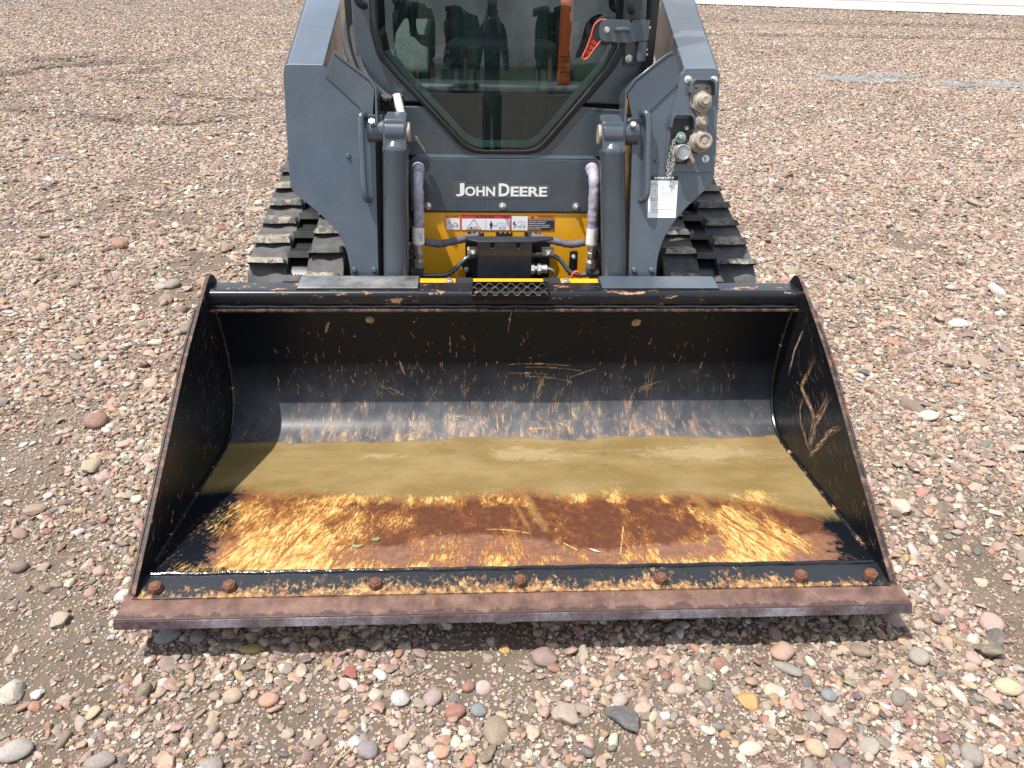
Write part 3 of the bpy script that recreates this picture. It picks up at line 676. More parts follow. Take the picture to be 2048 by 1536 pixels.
# gold: both flanks, a ragged fringe behind the bar and another under the silt
na = fbm(XX*7+2, SS*9, 81, 4); nb = fbm(XX*16+5, SS*9+1, 83, 5); nc = fbm(XX*28, SS*14, 85, 3)
left = np.exp(-((XX+.655-.10*(SS-.15))/.235)**2)*sm01((sMud0+.04-SS+.14*(n5-.5))/.10)*(.80+1.2*(na-.5)+.8*(nc-.5))
right = np.exp(-((XX-.64+.40*(SS-.12))/.19)**2)*sm01((sMud0-.0-SS)/.12)*(.66+1.9*(nb-.5)+.6*(nc-.5))
fr1 = np.exp(-(SS/.085)**2)*sm01((.90-AX)/.12)*(.50+1.7*(nb-.52)+.7*(nc-.5))
fr2 = np.exp(-((SS-sMud0+.015+.05*(na-.5))/.050)**2)*sm01((.86-AX)/.12)*(.42+1.7*(nb-.5)+.8*(nc-.5))
spk = (.17+.9*(nb-.5))*on_floor*sm01((.93-AX)/.08)
W[..., 0] = np.clip(np.maximum.reduce([left, right, fr1, fr2, spk]), 0, .88)
# long dark gouges across the gold
for _ in range(46):
    sg = -1 if _ % 3 else 1; x = sg*r2.uniform(.48, .86); s0 = r2.uniform(.0, .24)
    stroke(W, 1, x, s0, -sg*r2.uniform(.1, .75), r2.uniform(.05, .20), r2.choice([.0026, .0026, .0078]), r2.uniform(.5, 1.), r2.normal(0, .15))
for _ in range(420):
    sg = r2.choice([-1, 1]); stroke(W, 1, sg*r2.uniform(.42, .88), r2.uniform(.0, .34), -sg*.3+r2.normal(0, .3), r2.uniform(.01, .05), .0026, r2.uniform(.4, .8))
for _ in range(3):
    stroke(W, 0, r2.uniform(-.85, .85), r2.uniform(0, .28), r2.normal(0, .6), r2.uniform(.04, .16), .0026, .85, r2.normal(0, .3))
# silt left where water stood: ragged soft front, sharper back edge
edge0 = sMud0+(fbm(XX*5, SS*0+3, 51, 4)-.5)*.09+.075*sm01((-XX-.55)/.35)-.14*sm01((XX-.55)/.35)
edge1 = sMud1+(fbm(XX*5, SS*0+9, 52, 4)-.5)*.05+(fbm(XX*40, SS*40, 54, 2)-.5)*.012
W[..., 2] = np.clip((SS-edge0)/.13+.5, 0, 1)*np.clip((edge1-SS)/.022+.5, 0, 1)
for xc, wd in ((.10, .022), (.055, .012), (.62, .03), (.72, .02)):                     # pale tongues dragged down over the rust
    W[..., 2] = np.maximum(W[..., 2], .58*np.exp(-(((XX-xc+.25*(SS-.1)*np.sign(xc))/wd)**2))*sm01((SS-.08)/.14)*(SS < sMud1-.05))
W[..., 3] = sm01((.135-SS+.16*(n5-.5))/.05)
W2[..., 0] = np.maximum(sm01((AX-.785-.12*(n9-.5)+.05*(XX < 0))/.17), sm01((SS-sMud0-.16)/.05))
W2[..., 0] = np.maximum(W2[..., 0], .95*sm01((-XX-.62)/.2)*sm01((.035-SS)/.02))
W2[..., 1] = sm01((SS-sMud1+.05)/.04)*np.clip(1-(SS-sMud1)/.30, 0, 1)**.7*(.58+.42*sm01((.86-AX)/.25))*np.clip(.80+.5*(nb-.5)+.6*(nc-.5), 0, 1.)  # rub marks plus the painted grey sheen of the lower back
W2[..., 3] = .9*np.maximum.reduce([np.exp(-((XX-.06)/.16)**2-((SS-sMud1+.10)/.05)**2), np.exp(-((XX-.66)/.22)**2-((SS-sMud1+.10)/.055)**2), .75*np.exp(-((XX+.42)/.1)**2-((SS-sMud1+.10)/.03)**2), .5*np.exp(-((XX-.35)/.15)**2-((SS-sMud1+.08)/.012)**2)])
# scrapes and nicks on the back wall
for _ in range(20):
    x = r2.normal(0, .40); s0 = r2.uniform(sMud1, sLit+.02); a0 = r2.normal(0, .25) if _ % 3 else r2.choice([-1.2, 1.2, 1.45])
    for q in range(6): stroke(W2, 2, x+r2.normal(0, .006), s0+r2.normal(0, .008), a0+r2.normal(0, .08), r2.uniform(.015, .09), .0026, r2.uniform(.4, .8), r2.normal(0, .2))
for _ in range(240):
    x = r2.uniform(-.82, .82); s0 = sLit+abs(r2.normal(0, .10))-.02; a0 = r2.normal(0, .18)
    for q in range(r2.integers(1, 4)): stroke(W2, 2, x+r2.normal(0, .004), s0+r2.normal(0, .006), a0, r2.uniform(.003, .028), .0026, r2.uniform(.35, .7))
for _ in range(60):
    x = r2.uniform(-.8, .8); s0 = r2.uniform(sLit+.1, arc[-1]-.02); stroke(W2, 2, x, s0, r2.normal(0, .6), r2.uniform(.002, .014), r2.choice([.0026, .0052]), r2.uniform(.35, .7))
for x, s0, a0, L, w in ((.0, arc[-1]-.115, 0, .11, .006), (-.62, arc[-1]-.12, .25, .055, .012), (-.46, arc[-1]-.075, -.4, .03, .03), (.42, arc[-1]-.085, .9, .035, .03), (-.2, arc[-1]-.2, -.1, .07, .006), (.0, sLit+.10, 1.5, .22, .005), (.06, sLit+.09, 1.55, .20, .005), (.06, sLit+.055, 1.6, .17, .006), (.0, sLit+.065, 1.5, .14, .003), (.22, sLit+.045, 1.1, .10, .004), (-.36, sLit+.06, -.4, .06, .008)):
    stroke(W2, 2, x, s0, a0, L, w, .72, .2)
me = grid_mesh('shell', np.dstack([XX, np.broadcast_to(PYv[:, None], XX.shape), np.broadcast_to(PZv[:, None], XX.shape)])-np.array(BL), ['bucket_wear_sheen'])
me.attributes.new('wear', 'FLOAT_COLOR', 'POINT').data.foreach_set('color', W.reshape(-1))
me.attributes.new('wear_sheen_back', 'FLOAT_COLOR', 'POINT').data.foreach_set('color', W2.reshape(-1))
FL = np.dstack([XX*(1+.45*SS*(SS < .8)), SS, 0*SS]).astype(np.float32)
me.attributes.new('flow', 'FLOAT_VECTOR', 'POINT').data.foreach_set('vector', FL.reshape(-1))
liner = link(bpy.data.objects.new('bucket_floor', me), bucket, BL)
# outside skin of the same sheet
mb = MB(); k = 40; t = np.linspace(0, 1, k)*arc[-1]
py = np.interp(t, arc, prof[:, 0]); pz = np.interp(t, arc, prof[:, 1]); ty = np.gradient(py); tz = np.gradient(pz); L = np.hypot(ty, tz)
oy = py+tz/L*.012; oz = pz-ty/L*.012
V = [(x, a, b) for x in (-HW, HW) for a, b in zip(oy, oz)]
mb.add(V, [(i, i+1, k+i+1, k+i) for i in range(k-1)])
build(mb, 'outer_skin', 'bucket_black', bucket, fix=False)

SY = [(.075, .150), (.27, .256), (.47, .366), (.68, .487), (.89, .578), (.96, .607), (1.005, .622), (1.035, .612), (1.062, .575), (1.05, .30), (1.03, .18), (.985, .085), (.93, .04), (.86, .028), (.5, .08), (.10, .118)]
SYr = round_poly(SY, [.004, .1, .1, .1, .06, .03, .02, .02, .03, .1, .05, .05, .04, .04, .1, .01], 4)
for sx in (-1, 1):
    mb = MB().mat('plate_black'); mb.mat('edge_rust'); mb.prism([(sx*(HW+.001), y, z) for y, z in SYr], (sx*.012, 0, 0)); mb.m[0] = mb.m[1] = 0
    side = build(mb, 'side_plate', None, bucket, .0015)
    # worn rust-brown wear strip welded along the front edge
    mb = MB(); e = [(.072, .151), (.27, .259), (.47, .369), (.68, .490), (.86, .568)]
    e2 = [(.115, .150), (.30, .243), (.50, .352), (.70, .470), (.87, .552)]
    mb.prism([(sx*(HW+.0132), y, z) for y, z in e]+[(sx*(HW+.0132), y, z) for y, z in e2[::-1]], (sx*.007, 0, 0))
    build(mb, 'wear_strip', 'edge_rust', side, .0015)
    # corner weld against floor and back
    mb = MB(); pth = [(sx*(HW-.002), y, z) for y, z in zip(np.interp(np.linspace(.05, arc[-1], 60), arc, prof[:, 0]), np.interp(np.linspace(.05, arc[-1], 60), arc, prof[:, 1]))]
    mb.tube(pth, [.006+.0015*math.sin(i*2.3) for i in range(60)], 8); build(mb, 'weld_seam', 'bucket_black', side)

# scuffs on the inside of the side plates: thin dry streaks of scraped paint
def scuff(sx, strokes):
    mb = MB(); xx = sx*(HW-.0010)
    for y, z, a, L, w in strokes:
        n = 6; p = [(y+math.cos(a+.12*math.sin(i))*L*i/n, z+math.sin(a+.12*math.sin(i))*L*i/n) for i in range(n+1)]
        q = Vector((-math.sin(a), math.cos(a)))
        up = [(xx, py+q.x*w*math.sin(math.pi*(i+.2)/(n+.4)), pz+q.y*w*math.sin(math.pi*(i+.2)/(n+.4))) for i, (py, pz) in enumerate(p)]
        dn = [(xx, py, pz) for py, pz in p]
        mb.add(up+dn, [(i, i+1, n+2+i, n+1+i) for i in range(n)])
    return mb
def inside(y, z):
    fl = np.interp(y, [.15, .8, .9, 1.0], [.15, .07, .075, .19]); top = np.interp(y, [.075, .27, .47, .68, .89, 1.0], [.15, .256, .366, .487, .578, .6])
    return fl+.012 < z < top-.012
def rand_scuffs(n, seed, amean):
    r = np.random.default_rng(seed); out = []
    while len(out) < n:
        y = r.uniform(.15, .9); z = r.uniform(.08, .56); a = amean+r.normal(0, .3); L = r.uniform(.01, .05)
        if inside(y, z) and inside(y+L*math.cos(a), z+L*math.sin(a)): out.append((y, z, a, L, r.uniform(.0006, .0016)))
    return out
def rake(path, n, spread):
    mb = MB(); xx = HW-.0007; sp = [Vector((0, *q)) for q in path]
    for k in range(n):
        off = (k-(n-1)/2)*spread+random.gauss(0, .001); a0 = random.uniform(0, .15); a1 = random.uniform(.8, 1); pts = smooth_path(sp, 6)
        pts = pts[int(a0*len(pts)):int(a1*len(pts))]; L_ = []; R_ = []
        for i, p_ in enumerate(pts):
            t = (pts[min(i+1, len(pts)-1)]-pts[max(i-1, 0)]).normalized(); nn = Vector((0, -t.z, t.y)); w = .0014*math.sin(math.pi*(i+.4)/(len(pts)))*random.uniform(.6, 1.3)
            c_ = p_+nn*(off+.0012*math.sin(i*1.3+k)); L_.append((xx, c_.y+nn.y*w, c_.z+nn.z*w)); R_.append((xx, c_.y-nn.y*w, c_.z-nn.z*w))
        m = len(pts); mb.add(L_+R_, [(i, i+1, m+i+1, m+i) for i in range(m-1)])
    return mb
plates = [o for o in bucket.children if o.name.startswith('side_plate')]
simple('scrape_brown', (.20, .105, .055), .8, 0, .5, 120)
for path, n, sp_ in (([(.748, .455), (.778, .359), (.786, .315), (.70, .294), (.645, .261), (.621, .182)], 6, .0042), ([(.606, .401), (.631, .308), (.651, .257), (.644, .185), (.639, .139)], 7, .0045),
                     ([(.633, .143), (.585, .227), (.548, .299), (.478, .367)], 6, .004), ([(.763, .302), (.756, .228), (.676, .182), (.62, .159)], 4, .004), ([(.872, .485), (.899, .397), (.905, .278)], 2, .004)):
    build(rake(path, n, sp_), 'scrape_marks', 'scrape_brown', plates[1], fix=False)['kind'] = 'stuff'
    build(rake(path, max(2, n-3), sp_*1.3), 'scrape_marks', 'chip_tan', plates[1], fix=False)['kind'] = 'stuff'
build(scuff(1, rand_scuffs(150, 3, -2.4)), 'scrape_marks', 'scrape_brown', plates[1], fix=False)['kind'] = 'stuff'
build(scuff(-1, rand_scuffs(60, 4, .75)), 'scrape_marks', 'dusty_metal', [o for o in bucket.children if o.name.startswith('side_plate')][0], fix=False)['kind'] = 'stuff'

# cutting edge: plate under the floor with a bevelled, worn nose
mb = MB().mat('rust_blade'); EW = .997
def strip(profile, x0, x1, closed=True):
    n = len(profile); V = [(x, y, z) for x in (x0, x1) for y, z in profile]
    return V, [(i, (i+1) % n, n+(i+1) % n, n+i) for i in range(n)]+[tuple(range(n-1, -1, -1)), tuple(range(n, 2*n))]
mb.add(*strip([(.009, .1362), (.073, .1345), (.20, .1175), (.20, .097), (.004, .113), (.0, .116)], -EW, EW))
edge = build(mb, 'cutting_edge', None, bucket, .0012)
mb = MB().mat('worn_steel'); np_ = [(-.0045, .1155), (-.001, .112), (.009, .127), (.0085, .1325), (.0045, .1325)]; nx_ = 260; V = []
for i in range(nx_+1):
    x = -EW+.001+2*(EW-.001)*i/nx_; j1 = .0018*(fbm(np.array(x*14.), np.array(.5), 91, 4)-.5)+random.gauss(0, .00022); j2 = .0012*(fbm(np.array(x*20.), np.array(3.5), 92, 3)-.5)
    V += [(x, y+(float(j1) if k_ in (0, 4) else 0), z+float(j2)*(1 if k_ in (0, 1) else .4)) for k_, (y, z) in enumerate(np_)]
mb.add(V, [(i*5+a, i*5+(a+1) % 5, (i+1)*5+(a+1) % 5, (i+1)*5+a) for i in range(nx_) for a in range(5)]+[(4, 3, 2, 1, 0), tuple(nx_*5+a for a in range(5))]); build(mb, 'worn_nose', None, edge)
# base lip of the floor sheet lying on the edge, then the weld bar behind the bolts
mb = MB(); mb.add(*strip([(.073, .1395), (.150, .1465), (.150, .120), (.073, .128)], -HW-.006, HW+.006))
lipm = build(mb, 'base_lip', 'bucket_black', bucket, .0015)
def lip_wear():
    m, nt, b = newmat('lip_wear'); p = pos(nt)
    sx = N(nt, 'ShaderNodeSeparateXYZ', {0: p})
    f = noise(nt, stretch(nt, p, (34, 20, 20)), 3., 7., .72, .5); g = noise(nt, stretch(nt, p, (5, 8, 8)), 2., 5.)
    e = rng_map(nt, sx.outputs[1], .078, .140, .14, -.16)
    mid = rng_map(nt, mth(nt, 'ABSOLUTE', sx.outputs[0]), .55, .95, .0, -.14)
    k = rng_map(nt, mth(nt, 'ADD', mth(nt, 'ADD', f, e), mth(nt, 'ADD', mid, mth(nt, 'MULTIPLY', mth(nt, 'SUBTRACT', g, .5), .6))), .48, .60)
    cc = ramp(nt, noise(nt, p, 50, 5., .7), [(.36, (.10, .042, .02)), (.5, (.26, .125, .045)), (.66, (.50, .35, .14))])
    setin(nt, b, 'Base Color', mix(nt, k, (.012, .014, .017), cc)); setin(nt, b, 'Roughness', mix(nt, k, (.3,)*3, (.7,)*3))
    setin(nt, b, 'Normal', bump(nt, f, .3, .002))
lip_wear(); lipm.data.materials.clear(); lipm.data.materials.append(MATS['lip_wear'])
mb = MB(); mb.tube([(x, .150+.0012*math.sin(x*40), .1468+.0006*math.sin(x*90+1)) for x in np.linspace(-HW+.01, HW-.01, 160)], .0058, 8)
build(mb, 'weld_bead', 'gloss_black', bucket)
for i, x in enumerate((-.925, -.742, -.374, -.003, .364, .737, .926)):
    mb = MB(); ax = Vector((0, -.115, .993)); c = Vector((x, .101, .140))
    a0 = random.uniform(0, 1)
    mb.lathe(c, ax, [(0, .0185), (.016, .0185), (.020, .0160)], 6); mb.lathe(c, ax, [(.020, .0115), (.0225, .0110), (.0235, .009)], 16)
    o = build(mb, 'bolt', 'rusty_bolt', edge, .0012); o.rotation_euler = (0, 0, a0*.5-.25)

# top tube: folded box with rounded front, weld ledge under it
mb = MB(); tp = round_poly([(.947, .539), (.947, .588), (1.045, .581), (1.045, .535)], [.012, .026, .01, .01], 8)
mb.add(*strip(tp, -HW-.002, HW+.002)); tube = build(mb, 'top_tube', 'bucket_black', bucket, 0, angle=60)
mb = MB(); mb.tube([(x, .950+.0008*math.sin(x*70), .5345+.0012*math.sin(x*45)) for x in np.linspace(-HW+.004, HW-.004, 150)], .0055, 8); build(mb, 'weld_bead', 'gloss_black', tube)
mb = MB(); mb.add(*strip([(.940, .519), (.940, .527), (.985, .529), (.985, .519)], -HW-.001, HW+.001)); build(mb, 'back_sheet_edge', 'edge_rust', tube, .001)
# hook plates of the coupler on top of the tube
for x0, x1, mn in ((-.690, -.296, 'bare_silver'), (.300, .696, 'slate_paint')):
    mb = MB().mat('bucket_black'); mb.add(*strip([(.968, .580), (.968, .590), (1.06, .596), (1.06, .580)], x0, x1))
    o = build(mb, 'hook_plate', None, bucket, .002)
    mb = MB(); mb.add(*strip([(.969, .5925), (1.055, .5983), (1.055, .5965), (.969, .5905)], x0+.004, x1-.004)); build(mb, 'worn_face', mn, o, .0008)
# grip step on the middle of the tube
mb = MB().mat('plate_black')
fr = round_poly([(-.124, .560), (.126, .560), (.126, .583), (-.124, .583)], [.008, .008, .002, .002])
mb.prism([(x, .932, z) for x, z in fr], (0, .005, 0)); mb.box((.001, 1.012, .578), (.244, .004, .036)); mb.box((.001, .972, .572), (.244, .08, .004)); mb.box((-.122, .975, .583), (.005, .08, .026)); mb.box((.124, .975, .583), (.005, .08, .026))
step = build(mb, 'grip_step', None, bucket, .001)
build(MB().box((.001, 1.070, .549), (.20, .10, .030)), 'step_mount', 'plate_black', step, .002)
def zigzag(y, ph, mat, zb, zt):
    pts = []; n = 7; w = .244/n
    for i in range(n):
        x = -.121+i*w
        for fx, hi in ((.0, 0), (.22, 0), (.42, 1), (.72, 1), (.95, 0)): pts.append((x+fx*w, zt if (hi ^ ph) else zt-.011))
    return MB().prism([(-.121, y, zb)]+[(x, y, z) for x, z in pts]+[(.123, y, zb)], (0, .0035, 0))
for y, ph, zt in ((.9325, 0, .5935), (.961, 1, .5965), (.992, 0, .5985)):
    build(zigzag(y, ph, '', .572, zt), 'grip_strip', 'plate_black', step)
    pts = []; n = 7; w = .244/n
    for i in range(n):
        x = -.121+i*w
        for fx, hi in ((.0, 0), (.22, 0), (.42, 1), (.72, 1), (.95, 0)): pts.append((x+fx*w, y-.0005, zt if (hi ^ ph) else zt-.011))
    mb = MB(); mb.tube(pts, .0006, 5); build(mb, 'worn_rim', 'dusty_metal', step)

# ------------------------------------------------------------------ compact track loader
LR = Vector((-.012, 2.2, 0))
loader = root('track_loader', LR, 'grey and yellow compact track loader parked behind the black bucket', 'track loader')
PA, PN, PH = Plane(1.13, .60, 17), Plane(1.40, .70, 6), Plane(1.43, .91, 4)

def plate(pl, pts, th, mat, name, parent, rad=.006, d=0., bev=.0012, seg=5):
    pts = round_poly(pts, rad, seg) if rad else pts
    mb = MB(); mb.prism(pl.poly(pts, d), -pl.n*th)
    return build(mb, name, mat, parent, bev)

# --- lift arms: front face plate, inner gusset, upper beam
LP = [(-.443, .540), (-.536, .540), (-.538, .606), (-.552, .670), (-.579, .717), (-.630, .768), (-.718, .838), (-.724, .870), (-.7245, 1.19), (-.717, 1.215), (-.592, 1.214), (-.580, 1.186), (-.437, 1.075)]
RP = [(.420, .540), (.517, .540), (.517, .624), (.533, .690), (.572, .754), (.630, .815), (.689, .866), (.698, .892), (.6965, 1.19), (.684, 1.221), (.575, 1.219), (.556, 1.185), (.412, 1.056)]
RADL = [.003, .003, .06, .08, .1, .1, .025, .05, .015, .012, .012, .03, .03]
ARMS = []
for sx, pts, ex in ((-1, LP, (-.784, -.647, 2.139, 1.340)), (1, RP, (.643, .775, 2.071, 1.370))):
    fr = round_poly(pts, RADL, 5)
    mb = MB().mat('slate_paint'); mb.prism(PA.poly(fr), -PA.n*.014)
    arm = build(mb, 'lift_arm', None, loader, .0016, label=('grey lift arm with a bare front plate' if sx < 0 else 'grey lift arm carrying the hydraulic couplers and a white notice'))
    ARMS.append(arm)
    # depth of the lower arm behind the plate
    xi, xo = (pts[0][0], pts[7][0])
    mb = MB()
    side = [(pts[0][0]+sx*.006, pts[0][1]), (pts[0][0]+sx*.006, .80), (pts[12][0]+sx*.004, pts[12][1]-.01)]
    a = [PA(x, z, -.014) for x, z in side]
    mb.prism([a[0], a[1], a[2], a[2]+Vector((0, .22, .02)), a[1]+Vector((0, .20, 0)), a[0]+Vector((0, .10, 0))], (sx*.012, 0, 0))
    ol = [PA(x, z, -.014) for x, z in [(pts[i][0]-sx*.016, pts[i][1]) for i in (2, 3, 4, 5, 6, 7, 8)]]
    for p0, p1 in zip(ol[:-1], ol[1:]): mb.prism([p0, p1, p1+Vector((0, .16, .015)), p0+Vector((0, .10, 0))], (-sx*.010, 0, .0))
    build(mb, 'arm_box', 'slate_paint', arm, .001)
    # upper beam running back and up to the rear of the machine
    x0, x1, ye, ze = ex; k = 2.2
    xa, xb = (-.712, -.594) if sx < 0 else (.577, .688)
    A0 = PA(xa, 1.216, -.006); B0 = PA(xb, 1.216, -.006)
    A1 = Vector((x0, ye, ze)); B1 = Vector((x1, ye, ze)); A2 = A0+(A1-A0)*k; B2 = B0+(B1-B0)*k; dn = Vector((0, .05, -.20))
    mb = MB(); mb.add([A0, B0, B2, A2, A0+dn, B0+dn, B2+dn, A2+dn], [(0, 1, 2, 3), (7, 6, 5, 4), (0, 4, 5, 1), (1, 5, 6, 2), (2, 6, 7, 3), (3, 7, 4, 0)])
    build(mb, 'upper_beam', 'slate_paint', arm, .006, 3)
    # outer flange lip of the beam
    o0, o2 = (A0, A2) if sx < 0 else (B0, B2); s_ = Vector((sx*.012, 0, -.012))
    mb = MB(); mb.prism([o0+s_, o2+s_, o2+s_+Vector((0, .04, -.2)), o0+s_+Vector((0, .04, -.2))], (-sx*.016, 0, 0)); build(mb, 'beam_flange', 'dark_paint', arm, .002)
    # bent gusset joining the plate to the inner pivot
    G = [(-.582, 1.190), (-.574, 1.228), (-.560, 1.243), (-.526, 1.217), (-.449, 1.165), (-.432, 1.14), (-.434, 1.02), (-.450, 1.075)] if sx < 0 else [(.552, 1.19), (.548, 1.235), (.534, 1.257), (.515, 1.250), (.415, 1.176), (.385, 1.14), (.388, 1.03), (.412, 1.056)]
    d = [.0, .012, .012, .016, .022, .022, .006, .002]
    back = [PA(x, z, -.05-.05*(1-min(1, abs(abs(x)-.43)/.15))) for x, z in G]
    # raised flank: sloping face from plate edge up to the gusset rim
    rim = [G[i] for i in (2, 3, 4, 5)]; low = [(-.592, 1.180), (-.543, 1.138), (-.490, 1.093), (-.446, 1.035)] if sx < 0 else [(.568, 1.179), (.520, 1.136), (.464, 1.085), (.420, 1.030)]
    V = PA.poly(rim, .022)+PA.poly(low, .005); n = len(rim)
    mb = MB(); mb.add(V+[p-PA.n*.016 for p in V], [(i, i+1, n+i+1, n+i) for i in range(n-1)]+[(2*n+i, 3*n+i, 3*n+i+1, 2*n+i+1) for i in range(n-1)]+[(0, n, 3*n, 2*n), (n-1, 2*n-1, 4*n-1, 3*n-1)]+[(i, 2*n+i, 2*n+i+1, i+1) for i in range(n-1)]+[(n+i, n+i+1, 3*n+i+1, 3*n+i) for i in range(n-1)])
    R1 = PA.poly(rim+[G[6]], .024); R2 = [p-PA.n*.10 for p in R1]; m = len(R1)
    w = [Vector((-sx*.006, 0, .009))]*(m-1)+[Vector((-sx*.009, 0, 0))]
    mb.add(R1+R2+[p+q for p, q in zip(R1, w)]+[p+q for p, q in zip(R2, w)], [(i, i+1, m+i+1, m+i) for i in range(m-1)]+[(2*m+i, 3*m+i, 3*m+i+1, 2*m+i+1) for i in range(m-1)]+[(i, 2*m+i, 2*m+i+1, i+1) for i in range(m-1)]+[(0, m, 3*m, 2*m), (m-1, 2*m-1, 4*m-1, 3*m-1)])
    build(mb, 'gusset', 'slate_paint', arm, .003, 3)
    # grab handle
    H = [(-.470, 1.064, .0), (-.474, 1.066, .03), (-.478, 1.045, .040), (-.477, .93, .040), (-.475, .845, .040), (-.470, .815, .03), (-.464, .812, .0)] if sx < 0 else [(.441, 1.080, .0), (.447, 1.083, .03), (.457, 1.057, .040), (.460, .95, .040), (.463, .850, .040), (.458, .819, .03), (.451, .816, .0)]
    mb = MB(); mb.tube(smooth_path([PA(*h) for h in H], 6), .0105, 12); build(mb, 'grab_handle', 'slate_paint', arm)
    # welded studs and raised dimples
    for x, z, r in (((-.523, .590, .009), (-.457, .590, .009), (-.528, .946, .008)) if sx < 0 else ((.438, .591, .009), (.499, .591, .009), (.498, .940, .007))):
        mb = MB(); mb.lathe(PA(x, z), PA.n, [(0, r*1.05), (.006, r), (.0085, r*.7)], 14); build(mb, 'stud', 'slate_paint', arm)
    # tilt cylinder pivot boss
    bx0, bx1 = (-.462, -.408) if sx < 0 else (.380, .432)
    cz = 1.020; pc = PA(0, cz)
    mb = MB(); mb.lathe((bx0, pc.y+.012, cz), (1, 0, 0), [(0, .038), (bx1-bx0, .038)], 28); mb.box(((bx0+bx1)/2, pc.y+.03, cz+.038), (bx1-bx0-.004, .06, .03)); build(mb, 'pivot_boss', 'slate_paint', arm, .002)
    mb = MB(); mb.hexbolt((sx*.437-.006 if sx < 0 else .407, pc.y-.024, cz+.034), (0, -.7, .7), .0115, .010); build(mb, 'bolt', 'zinc', arm)

# --- tilt cylinders
for sx, xt, xb in ((-1, -.371, -.384), (1, .344, .372)):
    ax = Vector((xb-xt, PA(0, .52).y-PA(0, 1.0).y+.012, -.48)).normalized(); top = Vector((xt, PA(0, 1.02).y-.004, 1.02))
    mb = MB(); mb.lathe(top+ax*.052, ax, [(-.022, .034), (-.008, .0415), (-.002, .0445), (.010, .0445), (.014, .0425), (.60, .0425)], 36)
    cy = build(mb, 'tilt_cylinder', 'slate_paint', loader, 0, angle=50)
    mb = MB(); e = round_poly([(-.038, -.046), (.038, -.046), (.038, .05), (-.038, .05)], [.014, .014, .004, .004], 5)
    fx = Vector((1, 0, 0)); fy = ax
    mb.prism([top+fx*a+fy*b+Vector((0, -.034, 0)) for a, b in e], (0, .068, .012)); mb.lathe(top-fx*.032, fx, [(0, .040), (.064, .040)], 28)
    build(mb, 'rod_eye', 'slate_paint', cy, .004, 3)
    mb = MB(); mb.lathe(top-fx*sx*.036, -fx*sx, [(0, .030), (.008, .032), (.012, .030)], 24); build(mb, 'pin_cap', 'dusty_metal', cy)

# --- front cover with lettering
nose = [(-.345, .705), (.345, .705), (.345, .885), (.328, .897), (-.332, .897), (-.345, .885)]
mb = MB().mat('slate_paint'); mb.prism(PN.poly(nose), -PN.n*.03)
n0 = PN.poly([(-.332, .897), (.328, .897)]); n1 = [Vector((-.30, 1.428, .912)), Vector((.305, 1.428, .912))]
mb.add([n0[0], n0[1], n1[1], n1[0]], [(0, 1, 2, 3)])
cover = build(mb, 'front_cover', None, loader, .006, 3)
for x, z in ((-.284, .7265), (-.011, .7275), (.260, .7285)):
    mb = MB(); mb.hexbolt(PN(x, z, .0005), PN.n, .0075, .008, .0135, .0038); build(mb, 'bolt', 'zinc', cover)
mb = MB(); X = lambda px: -.180+(px-912)*.331/182
def letters(mb, d, grow, wt):
    for s, a, b, z0, z1 in (('J', 912, 929, .7625, .8095), ('OHN', 930, 990, .7635, .7985), ('D', 997, 1019, .7635, .8095), ('EERE', 1021, 1094, .7635, .7985)):
        text_into(mb, s, PN, X(a)-grow, z0-grow, X(b)+grow, z1+grow, d, wt)
letters(mb, .0022, 0, .032); build(mb, 'lettering', 'white_print', cover, fix=False)
mb = MB()
for a, b, z1 in ((908, 931, .8145), (931, 994, .8035), (994, 1022, .8145), (1022, 1098, .8035)): quad(mb, PN, X(a), .758, X(b), z1, .0010)
build(mb, 'lettering_backing', 'grey_print', cover, fix=False)
mb = MB()
for a, b, z1 in ((908, 931, .8145), (931, 994, .8035), (994, 1022, .8145), (1022, 1098, .8035)): line(mb, PN, [(X(a), z1), (X(b), z1)], .0007, .0016)
line(mb, PN, [(X(908), .758), (X(1098), .758), (X(1098), .8035)], .0007, .0016); line(mb, PN, [(X(908), .758), (X(908), .8145)], .0007, .0016)
build(mb, 'lettering_outline', 'dusty_metal', cover, fix=False)

